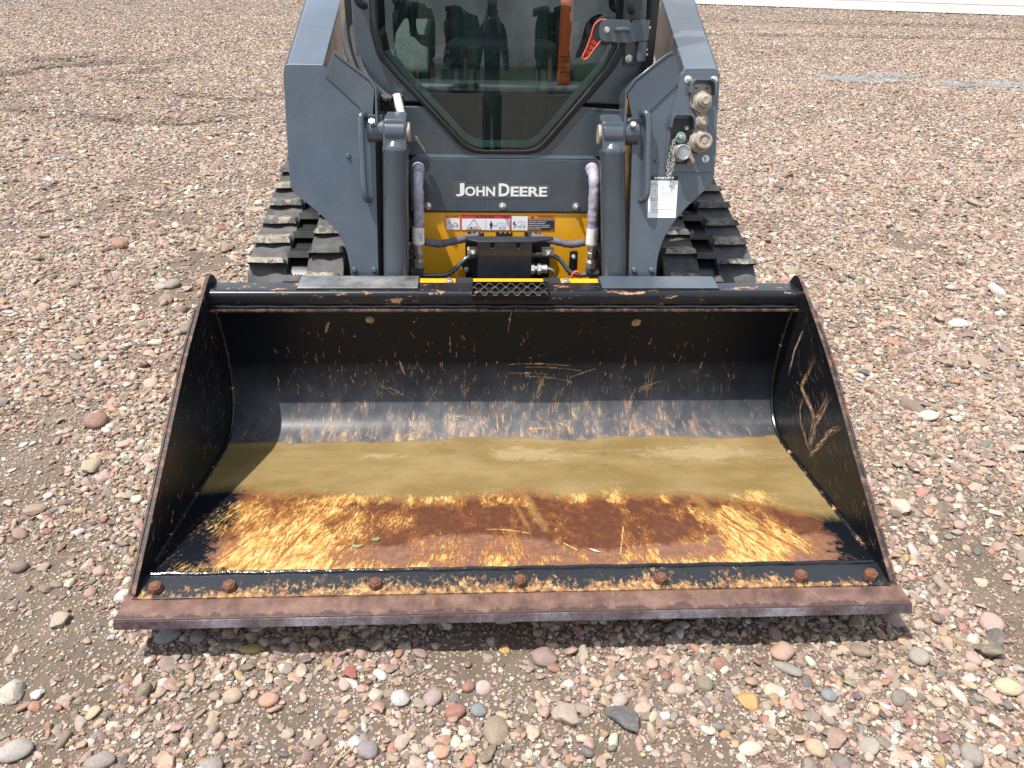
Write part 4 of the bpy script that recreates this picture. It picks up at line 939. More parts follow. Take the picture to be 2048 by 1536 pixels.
# --- yellow front plate with its safety decals
PY_ = Plane(1.40-.006, .70, 6)
mb = MB(); mb.prism(PN.poly([(-.325, .40), (.325, .40), (.325, .702), (-.325, .702)], -.006), -PN.n*.02)
yel = build(mb, 'front_plate', 'yellow_paint', loader, .002)
D0 = -.006+.0012
def decal(name, x0, z0, x1, z1, base):
    mb = MB(); pts = round_poly([(x0, z0), (x1, z0), (x1, z1), (x0, z1)], .004, 3)
    mb.add(PN.poly(pts, D0), [tuple(range(len(pts)))]); return build(mb, name, base, yel, fix=False)
def sub(parent, name, mat, fn):
    mb = MB(); fn(mb); return build(mb, name, mat, parent, fix=False)
def tri(mb, x, z, h, d): mb.add(PN.poly([(x-h*.58, z), (x+h*.58, z), (x, z+h)], d), [(0, 1, 2)])
def machine(mb, x, z, s, d, raised=True):       # outline of a little loader
    line(mb, PN, [(x-.9*s, z+.1*s), (x-.9*s, z+.5*s), (x-.3*s, z+.55*s), (x-.25*s, z+1.1*s), (x+.35*s, z+1.1*s), (x+.4*s, z+.6*s), (x+1.*s, z+.5*s), (x+1.*s, z+.1*s)], .0011, d, True)
    for cx in (-.55, .6): line(mb, PN, [(x+cx*s+.33*s*math.cos(a), z+.15*s+.33*s*math.sin(a)) for a in np.linspace(0, 6.283, 13)[:-1]], .0011, d, True)
    if raised: line(mb, PN, [(x+1.*s, z+.6*s), (x+.9*s, z+1.5*s), (x-.4*s, z+1.9*s), (x-1.2*s, z+1.6*s), (x-1.5*s, z+1.2*s)], .0012, d)
    else: line(mb, PN, [(x+1.*s, z+.6*s), (x+.2*s, z+1.35*s), (x-1.*s, z+.6*s), (x-1.3*s, z+.15*s)], .0012, d)
d1, d2, d3 = D0+.0006, D0+.0012, D0+.0018
w1 = decal('warning_decal', -.221, .637, -.165, .694, 'orange_print')
sub(w1, 'white_panel', 'white_print', lambda mb: quad(mb, PN, -.217, .640, -.168, .682, d1))
sub(w1, 'heading', 'ink', lambda mb: (tri(mb, -.2125, .6845, .006, d1), text_into(mb, 'WARNING', PN, -.2065, .685, -.170, .6905, d1, .01)))
sub(w1, 'pictogram', 'pale_ink', lambda mb: machine(mb, -.186, .651, .012, d2, False))
sub(w1, 'cross', 'red_print', lambda mb: (line(mb, PN, [(-.214, .659), (-.200, .674)], .0014, d2), line(mb, PN, [(-.214, .674), (-.200, .659)], .0014, d2)))
dd = decal('danger_decal', -.163, .6355, .0215, .695, 'red_print')
sub(dd, 'white_panel', 'white_print', lambda mb: (quad(mb, PN, -.160, .639, -.072, .681, d1), quad(mb, PN, -.0705, .639, .0185, .681, d1)))
sub(dd, 'heading', 'ink', lambda mb: (tri(mb, -.103, .6835, .0095, d1), text_into(mb, 'DANGER', PN, -.093, .684, -.040, .6925, d1, .012)))
def pic(mb):
    line(mb, PN, [(-.142, .6415), (-.090, .6415), (-.116, .679)], .0016, d2, True)
    mb.add(PN.poly([(-.132, .6435), (-.124, .6435), (-.120, .652), (-.128, .649)], d2), [(0, 1, 2, 3)])
def pic_person(mb):
    x = -.052; z = .643
    mb.add(PN.poly([(x-.0035, z+.012), (x+.0035, z+.012), (x+.004, z+.022), (x-.004, z+.022)], d2), [(0, 1, 2, 3)])
    for q in (-1, 1): mb.add(PN.poly([(x+q*.0004, z), (x+q*.003, z), (x+q*.0034, z+.0125), (x+q*.0004, z+.0125)], d2), [(0, 1, 2, 3)]); mb.add(PN.poly([(x+q*.0042, z+.011), (x+q*.0058, z+.011), (x+q*.0054, z+.021), (x+q*.004, z+.021)], d2), [(0, 1, 2, 3)])
    mb.add(PN.poly([(x+.003*math.cos(a), z+.0258+.003*math.sin(a)) for a in np.linspace(0, 6.283, 11)[:-1]], d2), [tuple(range(10))])
    line(mb, PN, [(-.043, .6545), (-.032, .6545)], .0014, d2)
    for q, xx in ((-1, -.0455), (1, -.0295)): mb.add(PN.poly([(xx, .6545), (xx-q*.004, .657), (xx-q*.004, .652)], d2), [(0, 1, 2)])
sub(dd, 'pictogram', 'ink', pic); sub(dd, 'person_pictogram', 'ink', pic_person)
sub(dd, 'machine_drawing', 'pale_ink', lambda mb: machine(mb, -.012, .644, .0125, d2)); sub(dd, 'machine_drawing', 'pale_ink', lambda mb: machine(mb, -.110, .643, .008, d2, False))
w2 = decal('warning_decal', .0225, .636, .1845, .696, 'orange_print')
sub(w2, 'white_panel', 'white_print', lambda mb: quad(mb, PN, .0245, .6385, .083, .691, d1))
sub(w2, 'text_panel', 'ink', lambda mb: quad(mb, PN, .0845, .6385, .1825, .6815, d1))
sub(w2, 'heading', 'ink', lambda mb: (tri(mb, .101, .6835, .0095, d1), text_into(mb, 'WARNING', PN, .121, .6842, .179, .6930, d1, .004)))
def wtext(mb):
    for i, s in enumerate(('To prevent injury, lower lift arms', 'fully before engaging or', 'disengaging attachment', 'engagement pins.  Ensure the', 'pins are fully engaged before', 'operating loader.')):
        text_into(mb, s, PN, .0865, .6755-i*.0068, .0865+.0028*len(s), .6802-i*.0068, d2, .02)
    quad(mb, PN, .170, .6405, .180, .6415, d2)
sub(w2, 'wording', 'white_print', wtext)
sub(w2, 'machine_drawing', 'pale_ink', lambda mb: machine(mb, .062, .649, .0125, d2))
def pic2(mb):
    line(mb, PN, [(.031, .646), (.036, .652), (.033, .664), (.040, .659), (.043, .655)], .0024, d2); line(mb, PN, [(.033, .664), (.029, .660), (.030, .668)], .0022, d2)
    mb.add(PN.poly([(.0345+.003*math.cos(a), .669+.003*math.sin(a)) for a in np.linspace(0, 6.283, 11)[:-1]], d2), [tuple(range(10))])
    mb.add(PN.poly([(.041, .651), (.046, .654), (.041, .657)], d2), [(0, 1, 2)])
sub(w2, 'pictogram', 'ink', pic2)
for x in (-.139, -.034, .072):
    pts = [(x, .612), (x+.060, .612), (x+.060, .6325)]
    for i in range(4): xx = x+.060-i*.017; pts += [(xx-.002, .6325), (xx-.006, .6265), (xx-.011, .6265), (xx-.015, .6325)] if i < 3 else [(xx-.004, .6325), (x, .6325)]
    mb = MB(); mb.add(PN.poly(pts, D0), [tuple(range(len(pts)))]); build(mb, 'vent_slot', 'ink', yel, fix=False)
mb = MB(); mb.box((-.006, 1.090, .542), (.66, .055, .045)); cross = build(mb, 'cross_member', 'yellow_paint', loader, .004)
for x in (-.200, .197):
    mb = MB(); mb.hexbolt((x, 1.083, .5645), (0, -.2, .98), .011, .009, .015); build(mb, 'bolt', 'zinc', cross)
for x in (-.150, .150):
    mb = MB(); mb.box((x, 1.090, .5660), (.06, .05, .003)); build(mb, 'grip_pad', 'rubber', cross, .001)

# --- black guard bracket in the middle
mb = MB()
gp = [(-.100, .44), (.087, .44), (.087, .652), (.048, .652), (.048, .640), (.044, .633), (.036, .633), (.032, .640), (.032, .652)]
for i in range(5): xx = .024-i*.0125; gp += [(xx, .652), (xx-.003, .6475), (xx-.006, .652)]
gp += [(-.044, .652), (-.044, .640), (-.048, .633), (-.056, .633), (-.060, .640), (-.060, .652), (-.100, .652)]
mb.prism([(x, 1.222, z) for x, z in gp], (0, .006, 0)); guard = build(mb, 'guard_bracket', 'dark_paint', loader, .0012)
tp_ = [(-.100, 1.222), (.087, 1.222), (.166, 1.252), (.166, 1.276), (-.147, 1.276), (-.147, 1.252)]
mb = MB(); mb.prism([(x, y, .6525) for x, y in tp_], (0, 0, .006)); build(mb, 'guard_top', 'dark_paint', guard, .0012)
mb = MB(); mb.box((.010, 1.375, .500), (.316, .012, .21)); mb.box((-.100, 1.30, .56), (.006, .15, .17)); mb.box((.087, 1.30, .56), (.006, .15, .17)); build(mb, 'guard_box', 'black_paint', guard, .001)
# --- hoses in fabric sleeves, fittings, pipes
HOSES = [([(-.307, 1.335, .885), (-.306, 1.285, .872), (-.306, 1.262, .85), (-.306, 1.255, .79), (-.306, 1.252, .738), (-.311, 1.25, .682), (-.311, 1.25, .642), (-.311, 1.25, .626)], -1),
         ([(.296, 1.335, .888), (.297, 1.285, .874), (.298, 1.262, .85), (.300, 1.255, .79), (.300, 1.252, .738), (.303, 1.25, .682), (.303, 1.25, .642), (.304, 1.25, .626)], 1)]
for pts, sx in HOSES:
    sp = smooth_path(pts, 8); n = len(sp)
    rr = [.0185+.0005*math.sin(i*1.7+sx)+.0010*math.sin(i*.63)+random.uniform(-.0009, .0009)+(.003 if i < 8 else 0)-(.005 if i > n-6 else 0) for i in range(n)]
    mb = MB(); mb.tube(sp, rr, 14); hose = build(mb, 'hydraulic_hose', 'sleeve', loader, angle=80)
    x = sp[-1].x
    lab = [p for p in sp if .640 < p.z < .705]
    mb = MB(); mb.tube(lab, .0212, 16, cap=False); lb = build(mb, 'hose_label', 'white_print', hose)
    mb = MB(); PL = Plane(lab[0].y-.0216, .67, 0)
    for i in range(4): quad(mb, PL, x+.013-i*.005, .655+.01*(i > 1), x+.0145-i*.005, .698-.012*(i % 2), 0)
    build(mb, 'label_print', 'ink', lb, fix=False)
    mb = MB(); c = Vector((x, 1.25, .632)); dwn = (0, -.02, -1)
    mb.lathe(c, dwn, [(0, .0145), (.012, .0145), (.014, .013), (.022, .013)], 18); mb.lathe(c+Vector((0, 0, -.022)), dwn, [(0, .0165), (.014, .0165)], 6)
    mb.lathe(c+Vector((0, 0, -.036)), dwn, [(0, .0115), (.016, .0115), (.017, .0155), (.022, .0155)], 18); mb.lathe(c+Vector((0, 0, -.058)), dwn, [(0, .0185), (.022, .0185)], 6)
    build(mb, 'hose_fitting', 'zinc', hose, .0008)
    mb = MB(); e = c+Vector((0, 0, -.080)); mb.tube(smooth_path([e, e+Vector((0, 0, -.012)), e+Vector((sx*.006, 0, -.022)), e+Vector((sx*.030, .004, -.024))], 5), .0165, 14); build(mb, 'elbow', 'slate_paint', hose)
    # the second hose run goes sideways behind the guard
    e0 = Vector((-.290 if sx < 0 else .284, 1.29, .632))
    q = smooth_path([e0, e0+Vector((-sx*.05, .005, -.010)), e0+Vector((-sx*.11, .02, -.003)), e0+Vector((-sx*.19, .05, .004))], 8)
    mb = MB(); mb.tube(q, [.0135+.0012*math.sin(i*1.9) for i in range(len(q))], 12); build(mb, 'hydraulic_hose', 'sleeve_dark', loader, angle=80)
for pts in ([(-.312, 1.262, .514), (-.235, 1.262, .514), (-.200, 1.265, .524), (-.160, 1.275, .560), (-.135, 1.285, .575), (-.09, 1.29, .578)], [(.090, 1.29, .582), (.165, 1.285, .583), (.200, 1.275, .566), (.228, 1.265, .532), (.255, 1.262, .518), (.30, 1.262, .518)]):
    mb = MB(); mb.tube(smooth_path(pts, 8), .0085, 12); build(mb, 'steel_pipe', 'slate_paint', loader)
for x in (-.118, .149):
    mb = MB(); mb.box((x, 1.268, .606), (.044, .03, .022)); cl = build(mb, 'hose_clamp', 'dusty_metal', loader, .002)
    mb = MB(); mb.hexbolt((x, 1.253, .606), (0, -1, .1), .0085, .007, .011, .0045); build(mb, 'bolt', 'zinc', cl)
mb = MB(); c = Vector((.088, 1.23, .553)); mb.lathe(c, (1, 0, 0), [(0, .019), (.012, .019)], 6); mb.lathe(c+Vector((.014, 0, 0)), (1, 0, 0), [(0, .013), (.006, .013)], 16); mb.lathe(c+Vector((.022, 0, 0)), (1, 0, 0), [(0, .0205), (.013, .0205)], 6); mb.lathe(c+Vector((.035, 0, 0)), (1, 0, 0), [(0, .015), (.022, .015), (.024, .011)], 18)
ft = build(mb, 'bulkhead_fitting', 'zinc', loader, .0008)
mb = MB(); mb.tube(smooth_path([c+Vector((.057, 0, 0)), c+Vector((.070, 0, -.002)), c+Vector((.082, 0, -.016)), c+Vector((.084, 0, -.07))], 6), .0072, 12); build(mb, 'bent_tube', 'steel', ft)
mb = MB(); pt = round_poly([(.238, .480), (.272, .480), (.270, .578), (.240, .578)], [.002, .002, .008, .008]); mb.prism([(x, 1.345, z) for x, z in pt], (0, .005, 0)); pc_ = build(mb, 'pipe_bracket', 'dark_paint', loader, .001)
mb = MB(); mb.hexbolt((.254, 1.343, .556), (0, -1, 0), .008, .007, .010, .004); build(mb, 'bolt', 'zinc', pc_)
mb = MB(); mb.tube(smooth_path([(.239, 1.246, .498), (.241, 1.244, .526), (.254, 1.244, .537), (.267, 1.244, .526), (.269, 1.246, .498)], 6), .0050, 8); build(mb, 'red_clip', 'red_cap', pc_)
mb = MB(); pt = [(-.168, .555), (-.152, .560), (-.133, .525), (-.140, .514), (-.155, .516)]; mb.prism([(x, 1.30, z) for x, z in round_poly(pt, .005)], (0, .006, 0)); b2 = build(mb, 'pipe_bracket', 'dark_paint', loader, .001)
mb = MB(); mb.hexbolt((-.145, 1.299, .521), (0, -1, .1), .008, .007, .010, .004); build(mb, 'bolt', 'zinc', b2)

# --- cab front: pillars, lower hood, window seal, glass
GO = [(-.450, 1.393), (-.451, 1.304), (-.436, 1.228), (-.381, 1.166), (-.172, .947), (-.150, .930), (-.128, .918), (-.089, .911), (.077, .911), (.112, .918), (.136, .932), (.156, .951), (.362, 1.192), (.399, 1.256), (.412, 1.348), (.409, 1.407)]
GI = [(-.433, 1.393), (-.433, 1.304), (-.419, 1.236), (-.364, 1.167), (-.150, .948), (-.130, .936), (-.110, .928), (-.084, .923), (.068, .924), (.099, .930), (.118, .941), (.134, .956), (.344, 1.200), (.378, 1.263), (.392, 1.348), (.389, 1.407)]
up_ = lambda P: [(P[0][0]+.012, 2.02)]+P+[(P[-1][0]-.012, 2.02)]
GO2, GI2 = up_(GO), up_(GI)
def side_poly(o): return PH.poly(o)
fr_ = MB()
lp = [(-.510, 2.02), (-.512, 1.303), (-.508, 1.227), (-.475, 1.141), (-.452, 1.084), (-.288, 1.080)]
mb = MB(); mb.prism(PH.poly(lp+[(-.381, 1.166), (-.436, 1.228), (-.451, 1.304), (-.438, 2.02)]), -PH.n*.05); pil = build(mb, 'cab_pillar', 'slate_paint', loader, .006, 3)
rp = [(.459, 2.02), (.460, 1.408), (.468, 1.257), (.449, 1.178), (.438, 1.080), (.270, 1.083)]
mb = MB(); mb.prism(PH.poly(rp+[(.362, 1.192), (.399, 1.256), (.412, 1.348), (.396, 2.02)]), -PH.n*.05); pilr = build(mb, 'cab_pillar', 'slate_paint', loader, .006, 3)
hl = [(-.451, 1.066), (-.278, 1.068), (-.172, .947), (-.150, .930), (-.128, .918), (-.089, .911), (.077, .911), (.112, .918), (.136, .932), (.156, .951), (.258, 1.073), (.425, 1.062), (.427, .925), (.338, .902), (-.338, .902), (-.440, .930)]
mb = MB(); mb.prism(PH.poly(hl, .004), -PH.n*.05); hood = build(mb, 'lower_hood', 'slate_paint', loader, .004, 3)
mb = MB(); sc = [(-.321, .972), (-.316, .955), (-.304, .938), (-.296, .925), (-.284, .908), (-.276, .905), (-.283, .915), (-.288, .930), (-.296, .940), (-.303, .952), (-.313, .968)]
mb.add(PH.poly(sc, .0062), [tuple(range(len(sc)))]); build(mb, 'paint_chip', 'chip_tan', hood, fix=False)
mb = MB(); mb.prism(PH.poly([(-.60, .62), (.60, .62), (.60, 1.10), (-.60, 1.10)], -.075), -PH.n*.02); build(mb, 'firewall', 'ink', loader)
win = MB(); win.ring(PH.poly(GO2, .010), PH.poly(GI2, .014), -PH.n*.065); seal = build(win, 'window_seal', 'rubber', loader, .003, 2)
def gcurve(x, z): # glass bows gently forwards in the middle
    return PH(x, z, .004-.24*x*x)
NX, NZ = 25, 40; zz = np.concatenate([np.linspace(.918, 1.41, 30), np.linspace(1.41, 2.0, 11)[1:]])
gi = np.array(GI2)
def halfspan(z):
    xs_ = []
    for (xa, za), (xb, zb) in zip(GI2[:-1], GI2[1:]):
        if (za-z)*(zb-z) <= 0 and za != zb: xs_.append(xa+(xb-xa)*(z-za)/(zb-za))
    return (min(xs_)-.006, max(xs_)+.006) if len(xs_) > 1 else (-.085, .07)
P = np.zeros((len(zz), NX, 3))
for j, z in enumerate(zz):
    a, b = halfspan(max(z, .926))
    for i in range(NX): P[j, i] = gcurve(a+(b-a)*i/(NX-1), z)
gm = grid_mesh('windscreen', P-np.array(LR), ['tinted_glass']); gl = link(bpy.data.objects.new('windscreen', gm), loader, LR)
# pale inner frame seen through the edge of the glass
def inset(P_, k): c = Vector((-.01, 1.32)); return [((x-c.x)*k+c.x, (z-c.y)*k+c.y) for x, z in P_]
mb = MB(); mb.ring(PH.poly(GI2[3:-3], -.055), PH.poly(inset(GI2[3:-3], .94), -.058), -PH.n*.02); build(mb, 'inner_frame', 'frame_green', loader, .001)
# cab box behind the glass
mb = MB()
for x in (-.50, .46): mb.box((x, 2.15, 1.07), (.03, 1.25, .30)); mb.box((x, 2.74, 1.6), (.05, .06, .85))
mb.box((-.02, 2.76, 1.12), (.97, .03, .40)); mb.box((-.02, 2.20, 2.03), (1.1, 1.16, .05)); mb.box((-.02, 2.15, .93), (.97, 1.25, .03)); build(mb, 'cab_shell', 'cab_plastic', loader, .004)  # unseen roof edge set back, upper walls left open to let light in
mb = MB(); mb.box((0, 2.45, .80), (1.10, 1.6, .62)); mb.box((0, 3.05, 1.20), (1.1, .5, .6)); build(mb, 'engine_body', 'dark_paint', loader, .03, 3)
# seat
mb = MB(); cs_ = round_poly([(-.24, 2.08), (.26, 2.08), (.24, 2.55), (-.22, 2.55)], .06); mb.prism([(x, y, 1.06+.05*(2.55-y)) for x, y in cs_], (0, 0, .11)); seat = build(mb, 'seat', 'seat_fabric', loader, .03, 3)
mb = MB(); bk = round_poly([(-.22, 1.10), (.24, 1.10), (.22, 1.66), (.12, 1.84), (-.10, 1.84), (-.20, 1.66)], .08); mb.prism([(x, 2.52+.15*(z-1.1), z) for x, z in bk], (0, .12, 0)); build(mb, 'seat_back', 'seat_fabric', seat, .03, 3)
mb = MB(); mb.tube([(.0, 2.3, .95), (.0, 2.3, 1.08)], .16, 20); build(mb, 'seat_base', 'rubber', seat)
for sx in (-1, 1):
    mb = MB(); pp = round_poly([(1.72, 1.13), (1.84, 1.26), (2.28, 1.27), (2.30, 1.0), (1.90, 1.0)], .04); mb.prism([(sx*.33-.02-.06, y, z) for y, z in pp], (.13, 0, 0)); pod = build(mb, 'control_pod', 'seat_fabric', loader, .015, 3)
    mb = MB(); mb.tube(smooth_path([(sx*.32-.02, 1.84, 1.26), (sx*.32-.02, 1.81, 1.33), (sx*.31-.02, 1.80, 1.40)], 5), [.016, .014, .013, .014, .017, .021, .023, .024, .022, .018, .012], 14); build(mb, 'joystick', 'rubber', pod)
    mb = MB(); mb.prism(PH.poly([(sx*.20-.02, 1.055), (sx*.27-.02, 1.075), (sx*.30-.02, 1.03), (sx*.24-.02, 1.0)], -.20), -PH.n*.03); build(mb, 'foot_pedal', 'frame_green', loader, .008)
mb = MB(); bl = [(.218, 1.65, 1.72), (.209, 1.578, 1.40), (.205, 1.545, 1.255), (.199, 1.497, 1.150), (.201, 1.512, 1.132), (.205, 1.528, 1.16)]
bp = smooth_path(bl, 6); V = [p+Vector((-.022, 0, 0)) for p in bp]+[p+Vector((.022, 0, 0)) for p in bp]; m = len(bp)
mb.add(V, [(i, i+1, m+i+1, m+i) for i in range(m-1)]); bel = build(mb, 'orange_strap', 'belt_orange', loader, fix=False)
md = bel.modifiers.new('thick', 'SOLIDIFY'); md.thickness = .003
PB_ = Plane(1.513, 1.19, 24)
mb = MB()
for z in (1.222, 1.205, 1.188, 1.172): line(mb, PB_, [(.186, z), (.222, z)], .002, .006)
for z in (1.205, 1.172): line(mb, PB_, [(.190, z), (.218, z+.017)], .0018, .006); line(mb, PB_, [(.218, z), (.190, z+.017)], .0018, .006)
build(mb, 'strap_stitching', 'ink', bel, fix=False)

# --- door latch: bracket, hinge, orange lever
PL_ = Plane(1.412, 1.30, 4)
br = round_poly([(.300, 1.286), (.400, 1.283), (.418, 1.287), (.455, 1.290), (.455, 1.352), (.412, 1.352), (.405, 1.341), (.398, 1.352), (.300, 1.353)], [.033, .004, .004, .002, .002, .002, .002, .002, .033], 8)
mb = MB(); mb.prism(PL_.poly(br), -PL_.n*.008); lat = build(mb, 'latch_bracket', 'slate_paint', loader, .0015)
mb = MB(); mb.lathe(PL_(.327, 1.319, -.030), PL_.n, [(0, .046), (.006, .046), (.007, .042), (.014, .042), (.015, .045), (.021, .044)], 32); build(mb, 'latch_washer', 'rubber', lat)
mb = MB(); mb.hexbolt(PL_(.326, 1.321, 0), PL_.n, .008, .010, .0095); build(mb, 'bolt', 'zinc', lat)
mb = MB(); hp = [PL_(.376+.0235*math.cos(a), 1.324, .030+.026*math.sin(a)*0) for a in (0,)]
mb.tube(smooth_path([PL_(.359, 1.322, 0), PL_(.361, 1.322, .014), PL_(.377, 1.324, .022), PL_(.393, 1.322, .014), PL_(.395, 1.322, 0)], 6), .0085, 10); build(mb, 'pull_knob', 'slate_paint', lat)
mb = MB(); mb.tube([PL_(.452, 1.353, -.012), PL_(.452, 1.291, -.012)], .0165, 18); mb.tube([PL_(.450, 1.287, -.012), PL_(.450, 1.228, -.012)], .0165, 18); hin = build(mb, 'hinge_barrel', 'slate_paint', lat)
mb = MB(); mb.prism(PL_.poly(round_poly([(.397, 1.21), (.445, 1.212), (.445, 1.30), (.397, 1.30)], .006), -.03), -PL_.n*.012); mb.box(PL_(.415, 1.42, -.035), (.05, .03, .22)); hp_ = build(mb, 'hinge_plate', 'dark_paint', lat, .0015)
mb = MB(); mb.hexbolt(PL_(.412, 1.233, -.029), PL_.n, .0085, .007, .0125, .0045); build(mb, 'bolt', 'zinc', hp_)
mb = MB(); mb.tube(smooth_path([PL_(.397, 1.43, .02), PL_(.397, 1.40, .02), PL_(.402, 1.385, .012), PL_(.41, 1.378, -.03)], 6), .012, 10); build(mb, 'door_handle', 'rubber', pilr)
mb = MB(); mb.tube(smooth_path([PH(-.492, 1.43, .04), PH(-.487, 1.395, .04), PH(-.478, 1.380, .03), PH(-.470, 1.376, .0)], 6), .012, 10); build(mb, 'door_handle', 'rubber', pil)
lv = round_poly([(.303, 1.352), (.283, 1.335), (.277, 1.305), (.262, 1.262), (.250, 1.238), (.254, 1.229), (.268, 1.233), (.298, 1.275), (.312, 1.290), (.327, 1.352)], [.01, .012, .01, .01, .006, .006, .01, .01, .01, .01], 5)
mb = MB(); mb.prism(PL_.poly(lv, -.012), -PL_.n*.006); lev = build(mb, 'latch_lever', 'lever_core', lat, .001)
lo = Vector((sum(p[0] for p in lv)/len(lv), sum(p[1] for p in lv)/len(lv)))
mb = MB(); lp3 = [PL_(x, z, -.010) for x, z in lv]; mb.tube(lp3+[lp3[0]], .0026, 6)
for (x, z) in ((.268, 1.252), (.276, 1.268), (.285, 1.282)):
    mb.tube([PL_(x+.005*math.cos(a), z+.005*math.sin(a), -.011) for a in np.linspace(0, 6.283, 9)], .0013, 5)
    mb.tube([PL_(x-.011, z+.003, -.011), PL_(x-.004, z, -.011)], .0013, 5); mb.tube([PL_(x+.004, z, -.011), PL_(x+.010, z-.006, -.011)], .0013, 5)
build(mb, 'lever_rim', 'lever_orange', lev)
for x, z in ((.472, 1.327), (.468, 1.258), (.470, 1.243)):
    mb = MB(); mb.tube([PL_(x-.004, z, -.06), PL_(x+.012, z+.001, -.06)], .0045, 8); mb.lathe(PL_(x, z-.006, -.06), (0, 0, 1), [(0, .005), (.013, .005)], 8); build(mb, 'grease_fitting', 'zinc', lat)
# dark lines and hoses between arm and cab
mb = MB()
for dx in (0, .028): mb.tube(smooth_path([(-.585+dx, 2.3, 1.33), (-.572+dx, 1.75, 1.30), (-.545+dx, 1.52, 1.25), (-.505+dx, 1.42, 1.17), (-.45+dx, 1.38, 1.12), (-.40+dx*.4, 1.36, 1.10)], 8), .014, 10)
hs = build(mb, 'hydraulic_hose', 'rubber', loader)
mb = MB(); mb.tube([(-.372, 1.37, 1.118), (-.364, 1.355, 1.085), (-.356, 1.345, 1.055)], [.013, .0145, .013], 12); build(mb, 'hose_tag', 'white_print', hs)
for xx in (-.548, .530): build(MB().box((xx, 2.45, 1.18), (.03, 1.6, .76)), 'side_panel', 'black_paint', loader, .004)
for x, z in ((-.487, 1.165), (.445, 1.155), (.40, .80), (.405, .95)):
    pass
build(MB().box((-.445, 1.40, .76), (.06, .05, .75)), 'frame_rail', 'black_paint', loader, .003); build(MB().box((.425, 1.40, .76), (.03, .05, .75)), 'frame_rail', 'yellow_paint', loader, .003)  # left rail coloured black to stand in for the shaded gap
mb = MB(); mb.box((-.40, 1.40, 1.085), (.10, .02, .055)); build(mb, 'lamp_bracket', 'dark_paint', loader, .004)

# --- right arm: coupler block, hoods, caps, chain and notice
RA = ARMS[1]
ov = [(.566, 1.209), (.692, 1.210), (.6985, .925), (.690, .905), (.532, .905), (.524, .93), (.531, 1.05)]
plate(PA, ov, .006, 'slate_paint', 'coupler_panel', RA, [.012, .012, .02, .03, .02, .02, .05], .006, .0015)
for x, z in ((.589, 1.1855), (.675, 1.1855), (.663, .947)):
    mb = MB(); mb.hexbolt(PA(x, z, .006), PA.n, .0075, .007, .0125, .004); build(mb, 'bolt', 'zinc', RA)
def hood_at(x0, x1, zt, zb, dep):
    o = round_poly([(x0, zb), (x0+.004, zt-.012), (x0+.014, zt), (x1-.014, zt), (x1-.004, zt-.012), (x1, zb)], [0, .008, .01, .01, .008, 0], 4)
    k = len(o); cxx = (x0+x1)/2; ii = [(cxx+(x-cxx)*.86, z-.006) for x, z in o]
    mb = MB(); mb.ring(PA.poly(o, dep), PA.poly(ii, dep), -PA.n*dep); return build(mb, 'coupler_hood', 'slate_paint', RA, .001)
hood_at(.588, .680, 1.186, 1.145, .040); hood_at(.530, .618, 1.082, 1.042, .038)
mb = MB(); pp = round_poly([(.604, 1.172), (.664, 1.172), (.672, 1.105), (.650, 1.085), (.650, 1.055), (.662, 1.03), (.655, .985), (.62, .985), (.613, 1.03), (.628, 1.055), (.622, 1.085), (.597, 1.11)], .012)
mb.prism(PA.poly(pp, .012), -PA.n*.006); blk = build(mb, 'coupler_block', 'dusty_metal', RA, .0015)
for x in (.616, .652):
    mb = MB(); mb.lathe(PA(x, 1.160, .0122), PA.n, [(0, .004), (.0006, .004)], 10); build(mb, 'mount_hole', 'ink', blk)
mb = MB(); mb.prism(PA.poly(round_poly([(.540, 1.070), (.610, 1.070), (.612, .96), (.600, .93), (.545, .93), (.538, .96)], .01), .0075), -PA.n*.003); build(mb, 'recess_plate', 'ink', RA)
def coupler(name, x, z, prof, mat='dusty_metal', d=.012, hexa=None):
    mb = MB(); c = PA(x, z, d)
    if hexa: mb.lathe(c, PA.n, [(0, hexa[0]), (hexa[1], hexa[0])], 6)
    mb.lathe(c, PA.n, prof, 28); return build(mb, name, mat, blk, .0008)
coupler('hydraulic_coupler', .634, 1.118, [(0, .030), (.010, .030), (.011, .0275), (.020, .027), (.021, .024), (.026, .0235), (.027, .0205), (.048, .019), (.050, .014), (.062, .0135), (.063, .011), (.0625, .010), (.0625, 0.001)], hexa=(.036, .016))
coupler('hydraulic_coupler', .640, 1.060, [(0, .022), (.010, .022), (.012, .014), (.030, .0135), (.034, .012), (.0345, .008), (.0335, .0075), (.0335, .001)], hexa=(.019, .022))
coupler('hydraulic_coupler', .636, .998, [(0, .035), (.014, .035), (.016, .031), (.026, .0305), (.028, .0265), (.066, .026), (.068, .024), (.068, .018), (.064, .0175), (.064, .009), (.066, .0085), (.066, .001)], hexa=(.038, .010))
c4_ = coupler('capped_coupler', .572, .964, [(0, .028), (.020, .028), (.022, .024), (.040, .024)], d=.006)
mb = MB(); mb.lathe(PA(.572, .964, .046), PA.n, [(0, .026), (.012, .026), (.014, .024), (.014, .0205), (.009, .0200), (.009, .001)], 32); build(mb, 'coupler_cap', 'bare_silver', c4_ if False else RA, .0006)
mb = MB(); g = [(.569+(.0185 if i % 2 else .0155)*math.cos(i*math.pi/18), 1.010+(.0185 if i % 2 else .0155)*math.sin(i*math.pi/18)) for i in range(36)]
mb.prism(PA.poly(g, .030), -PA.n*.005); mb.lathe(PA(.569, 1.010, .006), PA.n, [(0, .008), (.034, .008), (.036, .005)], 10); mb.lathe(PA(.561, 1.015, .030), PA.n, [(0, .006), (.008, .006), (.009, .003)], 10); build(mb, 'star_knob', 'frame_green', RA)
